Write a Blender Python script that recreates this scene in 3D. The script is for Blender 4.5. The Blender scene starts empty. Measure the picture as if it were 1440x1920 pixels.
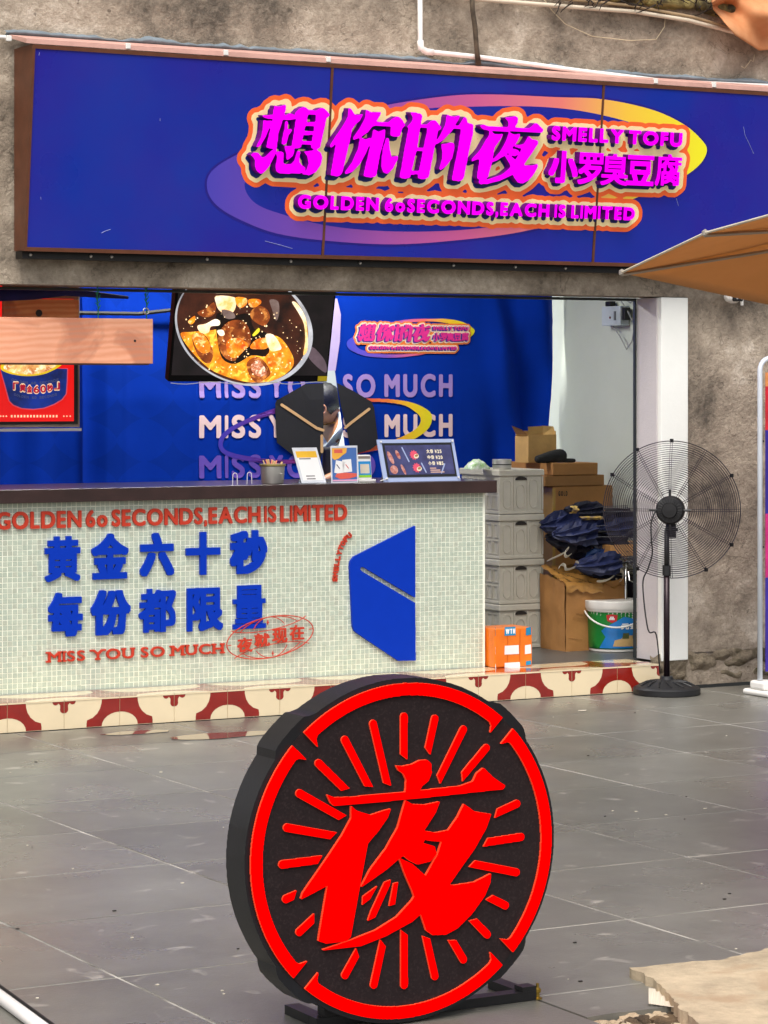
import bpy, bmesh, math, random
import numpy as np
from mathutils import Vector, Matrix, noise
random.seed(7)
SC = bpy.context.scene
COL = SC.collection
PI = math.pi

# ------------------------------------------------------------------ camera
FP = 5100.0; EYE = 1.55
CAM = Vector((-6.09, -11.46, EYE))
cd = bpy.data.cameras.new('camera'); cam = bpy.data.objects.new('camera', cd); COL.objects.link(cam)
cam.location = CAM; cam.rotation_euler = (PI/2, 0, -math.atan2(.4857, .8742))
cd.sensor_fit = 'VERTICAL'; cd.sensor_height = 36; cd.lens = FP/1920*36
cd.shift_y = -235/1920; cd.clip_end = 500; cd.clip_start = .1
SC.camera = cam
# ------------------------------------------------------------------ world, sun, exposure
w = bpy.data.worlds.new('World'); SC.world = w; w.use_nodes = True
nt = w.node_tree; bg = nt.nodes['Background']
sky = nt.nodes.new('ShaderNodeTexSky'); sky.sky_type = 'NISHITA'; sky.sun_disc = False
SUN_EL, SUN_AZ = math.radians(58), math.radians(215)      # azimuth clockwise from +Y
sky.sun_elevation = SUN_EL; sky.sun_rotation = SUN_AZ
sky.dust_density = 4.0; sky.air_density = 1.0
hs = nt.nodes.new('ShaderNodeHueSaturation'); hs.inputs['Saturation'].default_value = .35
nt.links.new(sky.outputs[0], hs.inputs['Color']); nt.links.new(hs.outputs[0], bg.inputs[0])
bg.inputs[1].default_value = .10
sd = bpy.data.lights.new('sun', 'SUN'); sun = bpy.data.objects.new('sun', sd); COL.objects.link(sun)
sd.energy = .9; sd.angle = math.radians(40); sd.color = (1, .95, .88)
dirv = Vector((math.sin(SUN_AZ)*math.cos(SUN_EL), math.cos(SUN_AZ)*math.cos(SUN_EL), math.sin(SUN_EL)))
sun.rotation_euler = dirv.to_track_quat('Z', 'Y').to_euler()
sun.location = (0, -5, 12)
vs = SC.view_settings
vs.view_transform = 'Standard'; vs.look = 'None'; vs.gamma = 1; vs.use_curve_mapping = False
vs.exposure = 1.1

# ------------------------------------------------------------------ pixel -> place
def ray(x, y):
    u = (x-720)/FP
    return Vector((.4857+.8742*u, .8742-.4857*u, (725-y)/FP))
def PY(x, y, yy):
    d = ray(x, y); return CAM + d*((yy-CAM.y)/d.y)
def PZ(x, y, z=0.):
    d = ray(x, y); return CAM + d*((z-CAM.z)/d.z)
def PT(x, y, t):
    return CAM + ray(x, y)*t
class Frame:
    def __init__(s, O, U, V):
        s.O = Vector(O); s.U = Vector(U).normalized(); s.V = Vector(V).normalized(); s.N = s.U.cross(s.V)
    def uv(s, x, y):
        d = ray(x, y); t = (s.O-CAM).dot(s.N)/d.dot(s.N); p = CAM+d*t-s.O
        return (p.dot(s.U), p.dot(s.V))
    def mat(s, off=0., u=0., v=0.):
        o = s.O + s.N*off + s.U*u + s.V*v
        m = Matrix((s.U, s.V, s.N)).transposed().to_4x4(); m.translation = o
        return m
    def w(s, u, v, off=0.):
        return s.O+s.U*u+s.V*v+s.N*off
def FY(y): return Frame((0, y, 0), (1, 0, 0), (0, 0, 1))

# ------------------------------------------------------------------ materials
def lin(c):
    return tuple((v/255/12.92 if v/255 <= .04045 else ((v/255+.055)/1.055)**2.4) for v in c)
MATS = {}
def M(name, rgb, rough=.6, metal=0., var=.12, vs=6., bump=0., bs=60., emit=0., coat=0., alpha=1., trans=0., spec=.5, rgb2=None, stain=None, sscale=3., rnd=0., rvar=0., det=6, nr=.62, sthr=.52):
    if name in MATS: return MATS[name]
    m = bpy.data.materials.new(name); m.use_nodes = True; MATS[name] = m
    n = m.node_tree.nodes; L = m.node_tree.links; b = n['Principled BSDF']
    c = lin(rgb); c2 = lin(rgb2) if rgb2 else tuple(max(0, x*(1-var*2)) for x in c)
    tc = n.new('ShaderNodeNewGeometry')
    nz = n.new('ShaderNodeTexNoise'); nz.inputs['Scale'].default_value = vs; nz.inputs['Detail'].default_value = det
    nz.inputs['Roughness'].default_value = nr
    L.new(tc.outputs['Position'], nz.inputs['Vector'])
    mr = n.new('ShaderNodeMapRange'); mr.inputs[1].default_value = .33; mr.inputs[2].default_value = .67
    L.new(nz.outputs[0], mr.inputs[0])
    mx = n.new('ShaderNodeMix'); mx.data_type = 'RGBA'
    mx.inputs[6].default_value = (*c2, 1); mx.inputs[7].default_value = (*c, 1)
    L.new(mr.outputs[0], mx.inputs[0])
    out = mx.outputs[2]
    if stain:
        n2 = n.new('ShaderNodeTexNoise'); n2.inputs['Scale'].default_value = sscale; n2.inputs['Detail'].default_value = 8
        n2.inputs['Distortion'].default_value = .6
        L.new(tc.outputs['Position'], n2.inputs['Vector'])
        r2 = n.new('ShaderNodeMapRange'); r2.inputs[1].default_value = sthr; r2.inputs[2].default_value = sthr+.14
        L.new(n2.outputs[0], r2.inputs[0])
        m2 = n.new('ShaderNodeMix'); m2.data_type = 'RGBA'; m2.inputs[7].default_value = (*lin(stain), 1)
        L.new(r2.outputs[0], m2.inputs[0]); L.new(out, m2.inputs[6]); out = m2.outputs[2]
    if rnd:
        oi = n.new('ShaderNodeObjectInfo'); rr = n.new('ShaderNodeMapRange'); rr.inputs[3].default_value = 1-rnd; rr.inputs[4].default_value = 1+rnd
        L.new(oi.outputs['Random'], rr.inputs[0])
        hv = n.new('ShaderNodeHueSaturation'); L.new(rr.outputs[0], hv.inputs['Value']); L.new(out, hv.inputs['Color']); out = hv.outputs[0]
    L.new(out, b.inputs['Base Color'])
    if rvar:
        r3 = n.new('ShaderNodeMapRange'); r3.inputs[1].default_value = .35; r3.inputs[2].default_value = .65
        r3.inputs[3].default_value = rough-rvar; r3.inputs[4].default_value = rough+rvar
        n4 = n.new('ShaderNodeTexNoise'); n4.inputs['Scale'].default_value = 1.7; n4.inputs['Detail'].default_value = 6
        L.new(tc.outputs['Position'], n4.inputs['Vector']); L.new(n4.outputs[0], r3.inputs[0]); ROUGH = r3.outputs[0]
    else: ROUGH = None
    if ROUGH: L.new(ROUGH, b.inputs['Roughness'])
    b.inputs['Roughness'].default_value = rough; b.inputs['Metallic'].default_value = metal
    b.inputs['Specular IOR Level'].default_value = spec
    b.inputs['Coat Weight'].default_value = coat; b.inputs['Coat Roughness'].default_value = .08
    b.inputs['Alpha'].default_value = alpha; b.inputs['Transmission Weight'].default_value = trans
    if emit:
        L.new(out, b.inputs['Emission Color']); b.inputs['Emission Strength'].default_value = emit
    if bump:
        n3 = n.new('ShaderNodeTexNoise'); n3.inputs['Scale'].default_value = bs; n3.inputs['Detail'].default_value = 8
        n3.inputs['Roughness'].default_value = .7
        L.new(tc.outputs['Position'], n3.inputs['Vector'])
        bp = n.new('ShaderNodeBump'); bp.inputs['Strength'].default_value = 1; bp.inputs['Distance'].default_value = bump
        L.new(n3.outputs[0], bp.inputs['Height']); L.new(bp.outputs[0], b.inputs['Normal'])
    return m

def lit(name, rgb, st=.55):
    m = bpy.data.materials.new(name); m.use_nodes = True; b = m.node_tree.nodes['Principled BSDF']
    b.inputs['Base Color'].default_value = (0, 0, 0, 1); b.inputs['Roughness'].default_value = .6; b.inputs['Specular IOR Level'].default_value = 0
    b.inputs['Emission Color'].default_value = (*lin(rgb), 1); b.inputs['Emission Strength'].default_value = st
    MATS[name] = m; return m
# ------------------------------------------------------------------ objects
def thing(name, label, cat, loc=(0, 0, 0), group=None):
    o = bpy.data.objects.new(name, None); COL.objects.link(o); o.location = loc
    o.empty_display_size = .1
    o['label'] = label; o['category'] = cat
    if group: o['group'] = group
    return o
def world_loc(o):
    v = Vector((0, 0, 0))
    while o: v += o.location; o = o.parent
    return v
def link(name, me, parent=None, kind=None, label=None):
    """me holds world coordinates; it is moved so that its origin lies at its own base"""
    o = bpy.data.objects.new(name, me)
    if len(me.vertices):
        co = np.empty(len(me.vertices)*3); me.vertices.foreach_get('co', co); co = co.reshape(-1, 3)
        lo, hi = co.min(0), co.max(0); org = Vector(((lo[0]+hi[0])/2, (lo[1]+hi[1])/2, lo[2]))
    else: org = Vector((0, 0, 0))
    me.transform(Matrix.Translation(-org))
    if parent: o.parent = parent; o.location = org-world_loc(parent)
    else: o.location = org
    COL.objects.link(o)
    if kind: o['kind'] = kind
    if label: o['label'] = label
    return o
def single(o, label, cat, group=None):
    o['label'] = label; o['category'] = cat
    if group: o['group'] = group
    return o
class MB:
    def __init__(s): s.v = []; s.f = []; s.m = []; s.mi = 0
    def add(s, vs, fs, M4=None):
        b = len(s.v)
        for p in vs:
            p = Vector(p)
            s.v.append(M4 @ p if M4 else p)
        for f in fs: s.f.append(tuple(b+i for i in f)); s.m.append(s.mi)
        return s
    def box(s, x0, x1, y0, y1, z0, z1, M4=None):
        return s.add([(x0,y0,z0),(x1,y0,z0),(x1,y1,z0),(x0,y1,z0),(x0,y0,z1),(x1,y0,z1),(x1,y1,z1),(x0,y1,z1)],
                     [(0,3,2,1),(4,5,6,7),(0,1,5,4),(1,2,6,5),(2,3,7,6),(3,0,4,7)], M4)
    def prism(s, pts, d0, d1, fr):
        """pts (u,v) in frame fr, from offset d0 to d1 along its normal"""
        n = len(pts)
        vs = [fr.w(u, v, d0) for u, v in pts]+[fr.w(u, v, d1) for u, v in pts]
        fs = [tuple(range(n, 2*n)), tuple(reversed(range(n)))]+[(i, (i+1) % n, n+(i+1) % n, n+i) for i in range(n)]
        return s.add(vs, fs)
    def tube(s, pts, r, n=8, closed=False, cap=True):
        pts = [Vector(p) for p in pts]; N = len(pts); b = len(s.v)
        rr = r if isinstance(r, (list, tuple)) else [r]*N
        prev = None
        for i, p in enumerate(pts):
            if closed: t = pts[(i+1) % N]-pts[i-1]
            else: t = pts[min(i+1, N-1)]-pts[max(i-1, 0)]
            t.normalize()
            if prev is None:
                a = Vector((0, 0, 1)) if abs(t.z) < .9 else Vector((1, 0, 0))
                x = t.cross(a).normalized()
            else:
                x = (prev-t*prev.dot(t))
                x = x.normalized() if x.length > 1e-6 else t.orthogonal().normalized()
            prev = x; y = t.cross(x)
            for k in range(n):
                a = 2*PI*k/n; s.v.append(p+(x*math.cos(a)+y*math.sin(a))*rr[i])
        for i in range(N if closed else N-1):
            j = (i+1) % N
            for k in range(n):
                k2 = (k+1) % n
                s.f.append((b+i*n+k, b+i*n+k2, b+j*n+k2, b+j*n+k)); s.m.append(s.mi)
        if cap and not closed:
            s.f.append(tuple(b+k for k in reversed(range(n)))); s.m.append(s.mi)
            s.f.append(tuple(b+(N-1)*n+k for k in range(n))); s.m.append(s.mi)
        return s
    def lathe(s, c, prof, n=32, M4=None):
        vs = []; fs = []
        for r, z in prof:
            for k in range(n):
                a = 2*PI*k/n; vs.append((c[0]+r*math.cos(a), c[1]+r*math.sin(a), c[2]+z))
        for i in range(len(prof)-1):
            for k in range(n):
                k2 = (k+1) % n; fs.append((i*n+k, i*n+k2, (i+1)*n+k2, (i+1)*n+k))
        fs.append(tuple(reversed(range(n)))); fs.append(tuple((len(prof)-1)*n+k for k in range(n)))
        return s.add(vs, fs, M4)
    def mesh(s, mats, smooth=False, auto=None):
        me = bpy.data.meshes.new('m'); me.from_pydata([tuple(v) for v in s.v], [], s.f)
        for m in (mats if isinstance(mats, (list, tuple)) else [mats]): me.materials.append(m)
        me.polygons.foreach_set('material_index', s.m)
        if smooth or auto:
            me.polygons.foreach_set('use_smooth', [True]*len(me.polygons))
        if auto: me.set_sharp_from_angle(angle=math.radians(auto))
        me.update(); return me
    def part(s, name, mats, parent=None, smooth=False, auto=None, kind=None, label=None):
        return link(name, s.mesh(mats, smooth, auto), parent, kind, label)
def bevel_mesh(me, w, seg=2):
    bm = bmesh.new(); bm.from_mesh(me); bmesh.ops.bevel(bm, geom=bm.edges[:], offset=w, segments=seg, affect='EDGES', profile=.5)
    bm.to_mesh(me); bm.free(); return me
def bbox_part(name, x0, x1, y0, y1, z0, z1, mat, parent=None, bev=.004, kind=None, label=None, M4=None):
    me = MB().box(x0, x1, y0, y1, z0, z1, M4).mesh(mat)
    if bev: bevel_mesh(me, bev)
    return link(name, me, parent, kind, label)
def grid_mesh(nu, nv, fn, mats):
    vs = [fn(i/nu, j/nv) for j in range(nv+1) for i in range(nu+1)]
    fs = [(j*(nu+1)+i, j*(nu+1)+i+1, (j+1)*(nu+1)+i+1, (j+1)*(nu+1)+i) for j in range(nv) for i in range(nu)]
    b = MB(); b.add(vs, fs); return b.mesh(mats, smooth=True)

# ------------------------------------------------------------------ outlines: raster, distance, contour
GL = {}
def glyph(ch):
    if ch in GL: return GL[ch]
    c = bpy.data.curves.new('t', 'FONT'); c.body = ch; c.resolution_u = 6
    o = bpy.data.objects.new('t', c); COL.objects.link(o)
    me = bpy.data.meshes.new_from_object(o.evaluated_get(bpy.context.evaluated_depsgraph_get()))
    cnt = {}
    for p in me.polygons:
        for e in p.edge_keys: cnt[e] = cnt.get(e, 0)+1
    V = me.vertices
    seg = np.array([[V[a].co.x, V[a].co.y, V[b].co.x, V[b].co.y] for (a, b), k in cnt.items() if k == 1]) if cnt else np.zeros((0, 4))
    bpy.data.objects.remove(o); bpy.data.curves.remove(c); bpy.data.meshes.remove(me)
    GL[ch] = seg; return seg
def poly_segs(pts):
    p = np.array(pts, float); return np.hstack([p, np.roll(p, -1, 0)])
def raster(groups, x0, y0, nx, ny, res):
    out = np.zeros((ny, nx), bool)
    for seg in groups:
        acc = np.zeros((ny, nx+1), np.int32)
        for a, b, c, d in seg:
            if b == d: continue
            if b > d: a, b, c, d = c, d, a, b
            j0 = max(0, math.ceil((b-y0)*res-.5)); j1 = min(ny-1, math.ceil((d-y0)*res-.5)-1)
            if j1 < j0: continue
            j = np.arange(j0, j1+1); yy = y0+(j+.5)/res
            xx = a+(c-a)*(yy-b)/(d-b)
            ii = np.clip(np.ceil((xx-x0)*res-.5).astype(int), 0, nx)
            acc[j, ii] += 1
        out |= (np.cumsum(acc, 1)[:, :nx] % 2) == 1
    return out
def dist(mask, R):
    big = float(R*R+1); f = np.where(mask, 0., big)
    for ax in (0, 1):
        g = f.copy()
        for k in range(1, R+1):
            for s in (k, -k):
                h = np.full_like(f, big)
                if ax == 0:
                    if s > 0: h[s:] = f[:-s]
                    else: h[:s] = f[-s:]
                else:
                    if s > 0: h[:, s:] = f[:, :-s]
                    else: h[:, :s] = f[:, -s:]
                g = np.minimum(g, h+k*k)
        f = np.minimum(g, big)
    return np.sqrt(f)
def chebd(mask, R):
    d = np.where(mask, 0., R+1.); m = mask.copy()
    for k in range(1, R+1):
        n = m.copy(); n[1:] |= m[:-1]; n[:-1] |= m[1:]; q = n.copy(); q[:, 1:] |= n[:, :-1]; q[:, :-1] |= n[:, 1:]
        d[q & ~m] = k; m = q
    return d
def sdf(groups, res, pad, bl=2, cheb=False):
    allp = np.vstack([g.reshape(-1, 2) for g in groups if len(g)])
    x0, y0 = allp.min(0)-pad; x1, y1 = allp.max(0)+pad
    nx = int((x1-x0)*res)+2; ny = int((y1-y0)*res)+2
    m = raster(groups, x0, y0, nx, ny, res)
    R = int(pad*res)+2
    s = np.where(m, dist(~m, 4)-.5, -((chebd if cheb else dist)(m, R)-.5))
    for _ in range(bl):
        p = np.pad(s, 1, mode='edge'); s = (p[:-2, 1:-1]+p[2:, 1:-1]+p[1:-1, :-2]+p[1:-1, 2:]+p[1:-1, 1:-1]*2)/6
    return s, x0, y0
def simplify(P, eps):
    n = len(P)
    if n < 8: return P
    keep = np.zeros(n, bool); far = int(np.argmax(((P-P[0])**2).sum(1))); keep[0] = keep[far] = True
    st = [(0, far), (far, n)]
    while st:
        a, b = st.pop()
        if b-a < 2: continue
        A, B = P[a], P[b % n]; d = B-A; l = math.hypot(*d) or 1e-9
        q = P[a+1:b]-A; h = np.abs(q[:, 0]*d[1]-q[:, 1]*d[0])/l
        k = int(np.argmax(h))
        if h[k] > eps: keep[a+1+k] = True; st += [(a, a+1+k), (a+1+k, b)]
    return P[keep]
def contours(f, lvl, x0, y0, res, eps=.3):
    f = np.pad(f, 1, constant_values=-1e3); ny, nx = f.shape; b = f > lvl
    code = b[:-1, :-1]*1+b[:-1, 1:]*2+b[1:, 1:]*4+b[1:, :-1]*8
    js, is_ = np.nonzero((code > 0) & (code < 15)); adj = {}
    T = {1:[(3,0)],2:[(0,1)],3:[(3,1)],4:[(1,2)],5:[(3,0),(1,2)],6:[(0,2)],7:[(3,2)],8:[(2,3)],9:[(2,0)],10:[(0,1),(2,3)],11:[(2,1)],12:[(1,3)],13:[(1,0)],14:[(0,3)]}
    for j, i in zip(js.tolist(), is_.tolist()):
        e = (2*(j*nx+i), 2*(j*nx+i+1)+1, 2*((j+1)*nx+i), 2*(j*nx+i)+1)
        for a, c in T[int(code[j, i])]:
            adj.setdefault(e[a], []).append(e[c]); adj.setdefault(e[c], []).append(e[a])
    def pt(e):
        k, v = e >> 1, e & 1; j, i = divmod(k, nx)
        A = f[j, i]; B = f[j+1, i] if v else f[j, i+1]; A = max(A, lvl-3); B = max(B, lvl-3)
        t = (lvl-A)/(B-A) if B != A else .5
        return (x0+((i-1)+.5+(0 if v else t))/res, y0+((j-1)+.5+(t if v else 0))/res)
    seen = set(); loops = []
    for s in adj:
        if s in seen: continue
        lp = [s]; seen.add(s); cur = s
        while True:
            nx_ = [e for e in adj[cur] if e not in seen]
            if not nx_: break
            cur = nx_[0]; seen.add(cur); lp.append(cur)
        if len(lp) > 6:
            P = simplify(np.array([pt(e) for e in lp]), eps/res)
            if len(P) >= 3: loops.append(P)
    return loops
def fill_mesh(loops, depth, mats):
    """loops in (u,v); returns mesh from w=0 to w=depth"""
    c = bpy.data.curves.new('c', 'CURVE'); c.dimensions = '2D'; c.fill_mode = 'BOTH'; c.extrude = depth/2
    for P in loops:
        sp = c.splines.new('POLY'); sp.points.add(len(P)-1); sp.use_cyclic_u = True
        sp.points.foreach_set('co', np.hstack([P, np.zeros((len(P), 1)), np.ones((len(P), 1))]).ravel())
    o = bpy.data.objects.new('c', c); COL.objects.link(o)
    me = bpy.data.meshes.new_from_object(o.evaluated_get(bpy.context.evaluated_depsgraph_get()))
    bpy.data.objects.remove(o); bpy.data.curves.remove(c)
    me.transform(Matrix.Translation((0, 0, depth/2)))
    me.materials.clear()
    for m in (mats if isinstance(mats, (list, tuple)) else [mats]): me.materials.append(m)
    me.polygons.foreach_set('use_smooth', [False]*len(me.polygons))
    return me
def shape(groups, fr, off, depth, mat, parent, name, grow=0., res=None, warp=None, kind=None, bl=2, label=None, cheb=False, cut=None, side=None):
    allp = np.vstack([g.reshape(-1, 2) for g in groups if len(g)])
    sz = max(allp.max(0)-allp.min(0))
    res = res or 90/sz
    s, x0, y0 = sdf(groups, res, grow+4/res, bl, cheb)
    if cut: s[:, max(0, int((cut[0]-x0)*res)):int((cut[1]-x0)*res)] = -9
    lp = contours(s, -grow*res, x0, y0, res)
    if not lp: return None
    me = fill_mesh(lp, depth, [mat, side] if side else mat)
    if side:
        for p in me.polygons: p.material_index = 0 if p.normal.z > .5 else 1
    me.transform(fr.mat(off))
    if warp: warp(me)
    return link(name, me, parent, kind, label)
def fit(seg, u0, u1, v0, v1, e=0.):
    """scale a glyph's box to the rectangle, leaving e for later growth"""
    p = seg.reshape(-1, 2); lo, hi = p.min(0), p.max(0)
    q = (p-lo)/np.maximum(hi-lo, 1e-6)*[u1-u0-2*e, v1-v0-2*e]+[u0+e, v0+e]
    return q.reshape(-1, 4)
def line(s, uL, uR, vb, cap, e, gap=.16, space=.42):
    """latin line: returns [(char, seg)] with cap height cap, squeezed between uL and uR; e is the later growth"""
    k = cap/.694
    items = []; W = 0; G = 0
    for ch in s:
        if ch == ' ': items.append((None, 0)); G += space*cap; continue
        g = glyph(ch); p = g.reshape(-1, 2); w_ = (p[:, 0].max()-p[:, 0].min())*k
        items.append((ch, w_)); W += w_
    n = sum(1 for c, _ in items if c)
    G += (n-1)*gap*cap
    sx = (uR-uL-G-0)/W
    x = uL; out = []
    for ch, w_ in items:
        if ch is None: x += space*cap; continue
        g = glyph(ch); p = g.reshape(-1, 2).copy(); p[:, 0] -= p[:, 0].min()
        ww = w_*sx; ex = min(e, ww*.3)
        p[:, 0] = p[:, 0]*k*sx*(ww-2*ex)/ww+x+ex
        sy = (cap-2*e)/cap; p[:, 1] = p[:, 1]*k*sy+vb+e
        out.append((ch, p.reshape(-1, 4))); x += ww+gap*cap
    return out
def affine(seg, A):
    p = seg.reshape(-1, 2); q = np.hstack([p, np.ones((len(p), 1))]) @ np.array(A).T
    return q.reshape(-1, 4)
def ellipse(c, a, b, rot=0, n=64):
    return [(c[0]+a*math.cos(t)*math.cos(rot)-b*math.sin(t)*math.sin(rot), c[1]+a*math.cos(t)*math.sin(rot)+b*math.sin(t)*math.cos(rot)) for t in [2*PI*k/n for k in range(n)]]
def pxpoly(fr, pts, o=(0, 0), s=1.):
    return [fr.uv(o[0]+x/s, o[1]+y/s) for x, y in pts]
def capsule(a, b, w0, n=7):
    """stroke polygon from a to b with round end at a and b"""
    ax, ay = a; bx, by = b; L = math.hypot(bx-ax, by-ay) or 1e-9; th = math.atan2(by-ay, bx-ax); r = w0/2
    P = [(ax+r*math.cos(th+PI/2+PI*k/n), ay+r*math.sin(th+PI/2+PI*k/n)) for k in range(n+1)]
    P += [(bx+r*math.cos(th-PI/2+PI*k/n), by+r*math.sin(th-PI/2+PI*k/n)) for k in range(n+1)]
    return P

# ================================================================== LARGE STRUCTURE
concrete = M('rough_concrete', (206, 184, 160), .92, var=.1, vs=4, bump=.035, bs=8, spec=.2)
def concrete_ramp(m, k=1.):
    n = m.node_tree.nodes; L = m.node_tree.links; b = n['Principled BSDF']
    g = n.new('ShaderNodeNewGeometry')
    def nz(sc, det, ro, dist=0., ty=None):
        z = n.new('ShaderNodeTexNoise'); z.inputs['Scale'].default_value = sc; z.inputs['Detail'].default_value = det; z.inputs['Roughness'].default_value = ro
        z.inputs['Distortion'].default_value = dist
        if ty: z.noise_type = ty
        L.new(g.outputs['Position'], z.inputs['Vector']); return z.outputs[0]
    def mth(op, x, y):
        q = n.new('ShaderNodeMath'); q.operation = op
        for i, v in enumerate((x, y)):
            if isinstance(v, (int, float)): q.inputs[i].default_value = v
            else: L.new(v, q.inputs[i])
        return q.outputs[0]
    v = mth('ADD', mth('ADD', mth('MULTIPLY', nz(1.15, 15, .66, .4), .60), mth('MULTIPLY', nz(7, 12, .7), .28)), mth('MULTIPLY', nz(55, 6, .7), .12))
    r = n.new('ShaderNodeValToRGB'); L.new(v, r.inputs[0]); e = r.color_ramp.elements
    e[0].position = .40; e[0].color = (*lin((100, 92, 82)), 1); e[1].position = .62; e[1].color = (*lin((234, 222, 204)), 1)
    q = e.new(.46); q.color = (*lin((150, 137, 121)), 1); q = e.new(.53); q.color = (*lin((186, 171, 152)), 1)
    ck = mth('MULTIPLY', mth('LESS_THAN', mth('ABSOLUTE', mth('SUBTRACT', nz(2.3, 5, .55, .6), .5), 0), .0035), mth('GREATER_THAN', nz(1.7, 2, .5), .5))
    dk = mth('MAXIMUM', mth('MULTIPLY', ck, .32), mth('MULTIPLY', mth('GREATER_THAN', nz(16, 4, .6), .70), .5))
    x = n.new('ShaderNodeMix'); x.data_type = 'RGBA'; L.new(dk, x.inputs[0]); L.new(r.outputs[0], x.inputs[6]); x.inputs[7].default_value = (*lin((62, 54, 46)), 1)
    L.new(x.outputs[2], b.inputs['Base Color'])
    old = b.inputs['Normal'].links[0].from_node
    for l in list(old.inputs['Height'].links): L.remove(l)
    rg = nz(4.5, 10, .6, .3, 'RIDGED_MULTIFRACTAL')
    h = mth('ADD', mth('MULTIPLY', rg, -.12), mth('ADD', mth('MULTIPLY', nz(9, 12, .7), 1.), mth('MULTIPLY', nz(70, 5, .7), .22)))
    L.new(h, old.inputs['Height']); old.inputs['Distance'].default_value = .030*k
concrete_ramp(concrete)
plaster_w = M('white_paint', (246, 247, 240), .7, var=.02, vs=5, bump=.002, bs=30)
jamb_m = M('painted_jamb', (205, 198, 198), .7, var=.03, bump=.002)
inner_wall = M('pale_interior_wall', (214, 220, 208), .75, var=.03, vs=2.5, bump=.001, bs=70)
dark_floor = M('dark_shop_floor', (84, 84, 82), .35, var=.1, vs=4, bump=.001)
steel = M('brushed_steel', (200, 198, 192), .38, .75, var=.05)
chrome = M('chrome', (205, 205, 205), .12, 1., var=.02)
brown_frame = M('brown_sign_frame', (112, 66, 44), .45, .2, var=.15, vs=14, bump=.0006)
black_m = M('black_metal', (26, 25, 26), .4, .2, var=.15, vs=20)
blackp = M('black_plastic', (22, 22, 24), .5, 0, var=.1)
white_pl = M('white_plastic', (235, 232, 226), .4, var=.03, vs=10)
grout = M('grout', (244, 246, 228), .9, var=.03, bump=.0005)

Z0 = .133      # height of the shop floor
ZL = 2.014     # underside of the lintel
# --- ground
lower = M('earth_and_mortar', (128, 112, 92), .95, var=.25, vs=14, bump=.02, bs=25, stain=(70, 62, 52), sscale=9)
me = grid_mesh(60, 50, lambda a, b: (-16+30*a, -20+20.2*b, -.045+.008*noise.noise((a*60, b*50, 0))), lower)
link('ground', me, kind='structure')
pave = bpy.data.objects.new('pavement', None); COL.objects.link(pave); pave['kind'] = 'structure'
slate = M('slate_tile', (116, 114, 106), .30, var=.15, vs=2.6, bump=.0010, bs=70, stain=(172, 166, 156), sscale=8, sthr=.635, rnd=.13, rvar=.05, det=12, nr=.75)
YS = [-.02, -.643, -1.307, -2.010, -2.672, -3.396, -4.115, -4.884, -5.605, -6.33, -7.05, -7.77]
XS = [-5.6, -4.83, -4.03, -3.235, -2.41, -1.625, -.862, -.11, .625, 1.355, 2.1, 2.85, 3.6, 4.35, 5.1]
tm = {}
for j in range(len(YS)-1):
    for i in range(len(XS)-1):
        x0, x1, y1, y0 = XS[i], XS[i+1], YS[j], YS[j+1]
        if y1 < -5.5 and x0 > -2.5: continue          # the pavement is broken away here
        if x1 < -4.6 and y1 > -3: continue
        g = .0035; wx, wy = (x1-x0)/2-g, (y1-y0)/2-g
        key = (round(wx, 3), round(wy, 3))
        if key not in tm: tm[key] = bevel_mesh(MB().box(-wx, wx, -wy, wy, -.04, 0).mesh(slate), .0025, 1)
        o = bpy.data.objects.new('paving_tile', tm[key]); COL.objects.link(o); o.parent = pave
        o.location = ((x0+x1)/2, (y0+y1)/2, random.uniform(-.0004, .0004))
        o.rotation_euler = (random.uniform(-.0005, .0005), random.uniform(-.0005, .0005), 0)
for x0, x1, pts_ in ((-2.41, -1.625, [(0, 0), (1, 0), (1, -.31), (.86, -.285), (.74, -.315), (.55, -.27), (.38, -.262), (.22, -.25), (.1, -.243), (0, -.25)]), (-1.625, -.862, [(0, 0), (1, 0), (1, -.4), (.5, -.38), (0, -.31)])):
    MB().prism([(x0+.0035+(x1-x0-.007)*a, -5.6085+b) for a, b in pts_][::-1], -.04, 0, Frame((0, 0, 0), (1, 0, 0), (0, 1, 0))).part('paving_tile', slate, pave)
gm = M('floor_grout', (196, 190, 180), .9, var=.3, vs=2.5, rgb2=(48, 44, 42))
link('grout', MB().box(-5.6, 5.1, -5.61, -.02, -.039, -.0013).mesh(gm), pave); link('grout', MB().box(-5.6, -2.415, -7.77, -5.6105, -.039, -.0016).mesh(gm), pave)

# --- building
bld = thing('shop_building', 'rough grey-brown plastered concrete building front around the open kiosk', 'building', (0, .11, 0))
WY = .11
# facade: displaced plaster around the opening (x -3.4..1.77 , z Z0..ZL)
def facade(name, x0, x1, z0, z1, nu, nv):
    def fn(a, b):
        x = x0+(x1-x0)*a; z = z0+(z1-z0)*b
        e = min(a, 1-a, b, 1-b)
        d = (noise.noise((x*2.1, z*2.1, 3))*.012+noise.noise((x*9, z*9, 7))*.006) if e > 0 else 0
        return (x, WY-.008-d, z)
    g = grid_mesh(nu, nv, fn, concrete); link(name, g, bld)
facade('wall_face', -6, 8, ZL, 5.2, 260, 60)
facade('wall_face', 2.132, 8, .17, ZL, 170, 70)
facade('wall_face', -6, -3.4, 0, ZL, 30, 30)
MB().box(-6, 8, WY, .33, ZL, 5.2).part('lintel', concrete, bld)
MB().box(2.132, 8, WY, .33, .0, ZL-.001).part('wall_core', concrete, bld)
MB().box(-6, -3.4, WY, .33, 0, ZL-.001).part('wall_core', concrete, bld)
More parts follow.
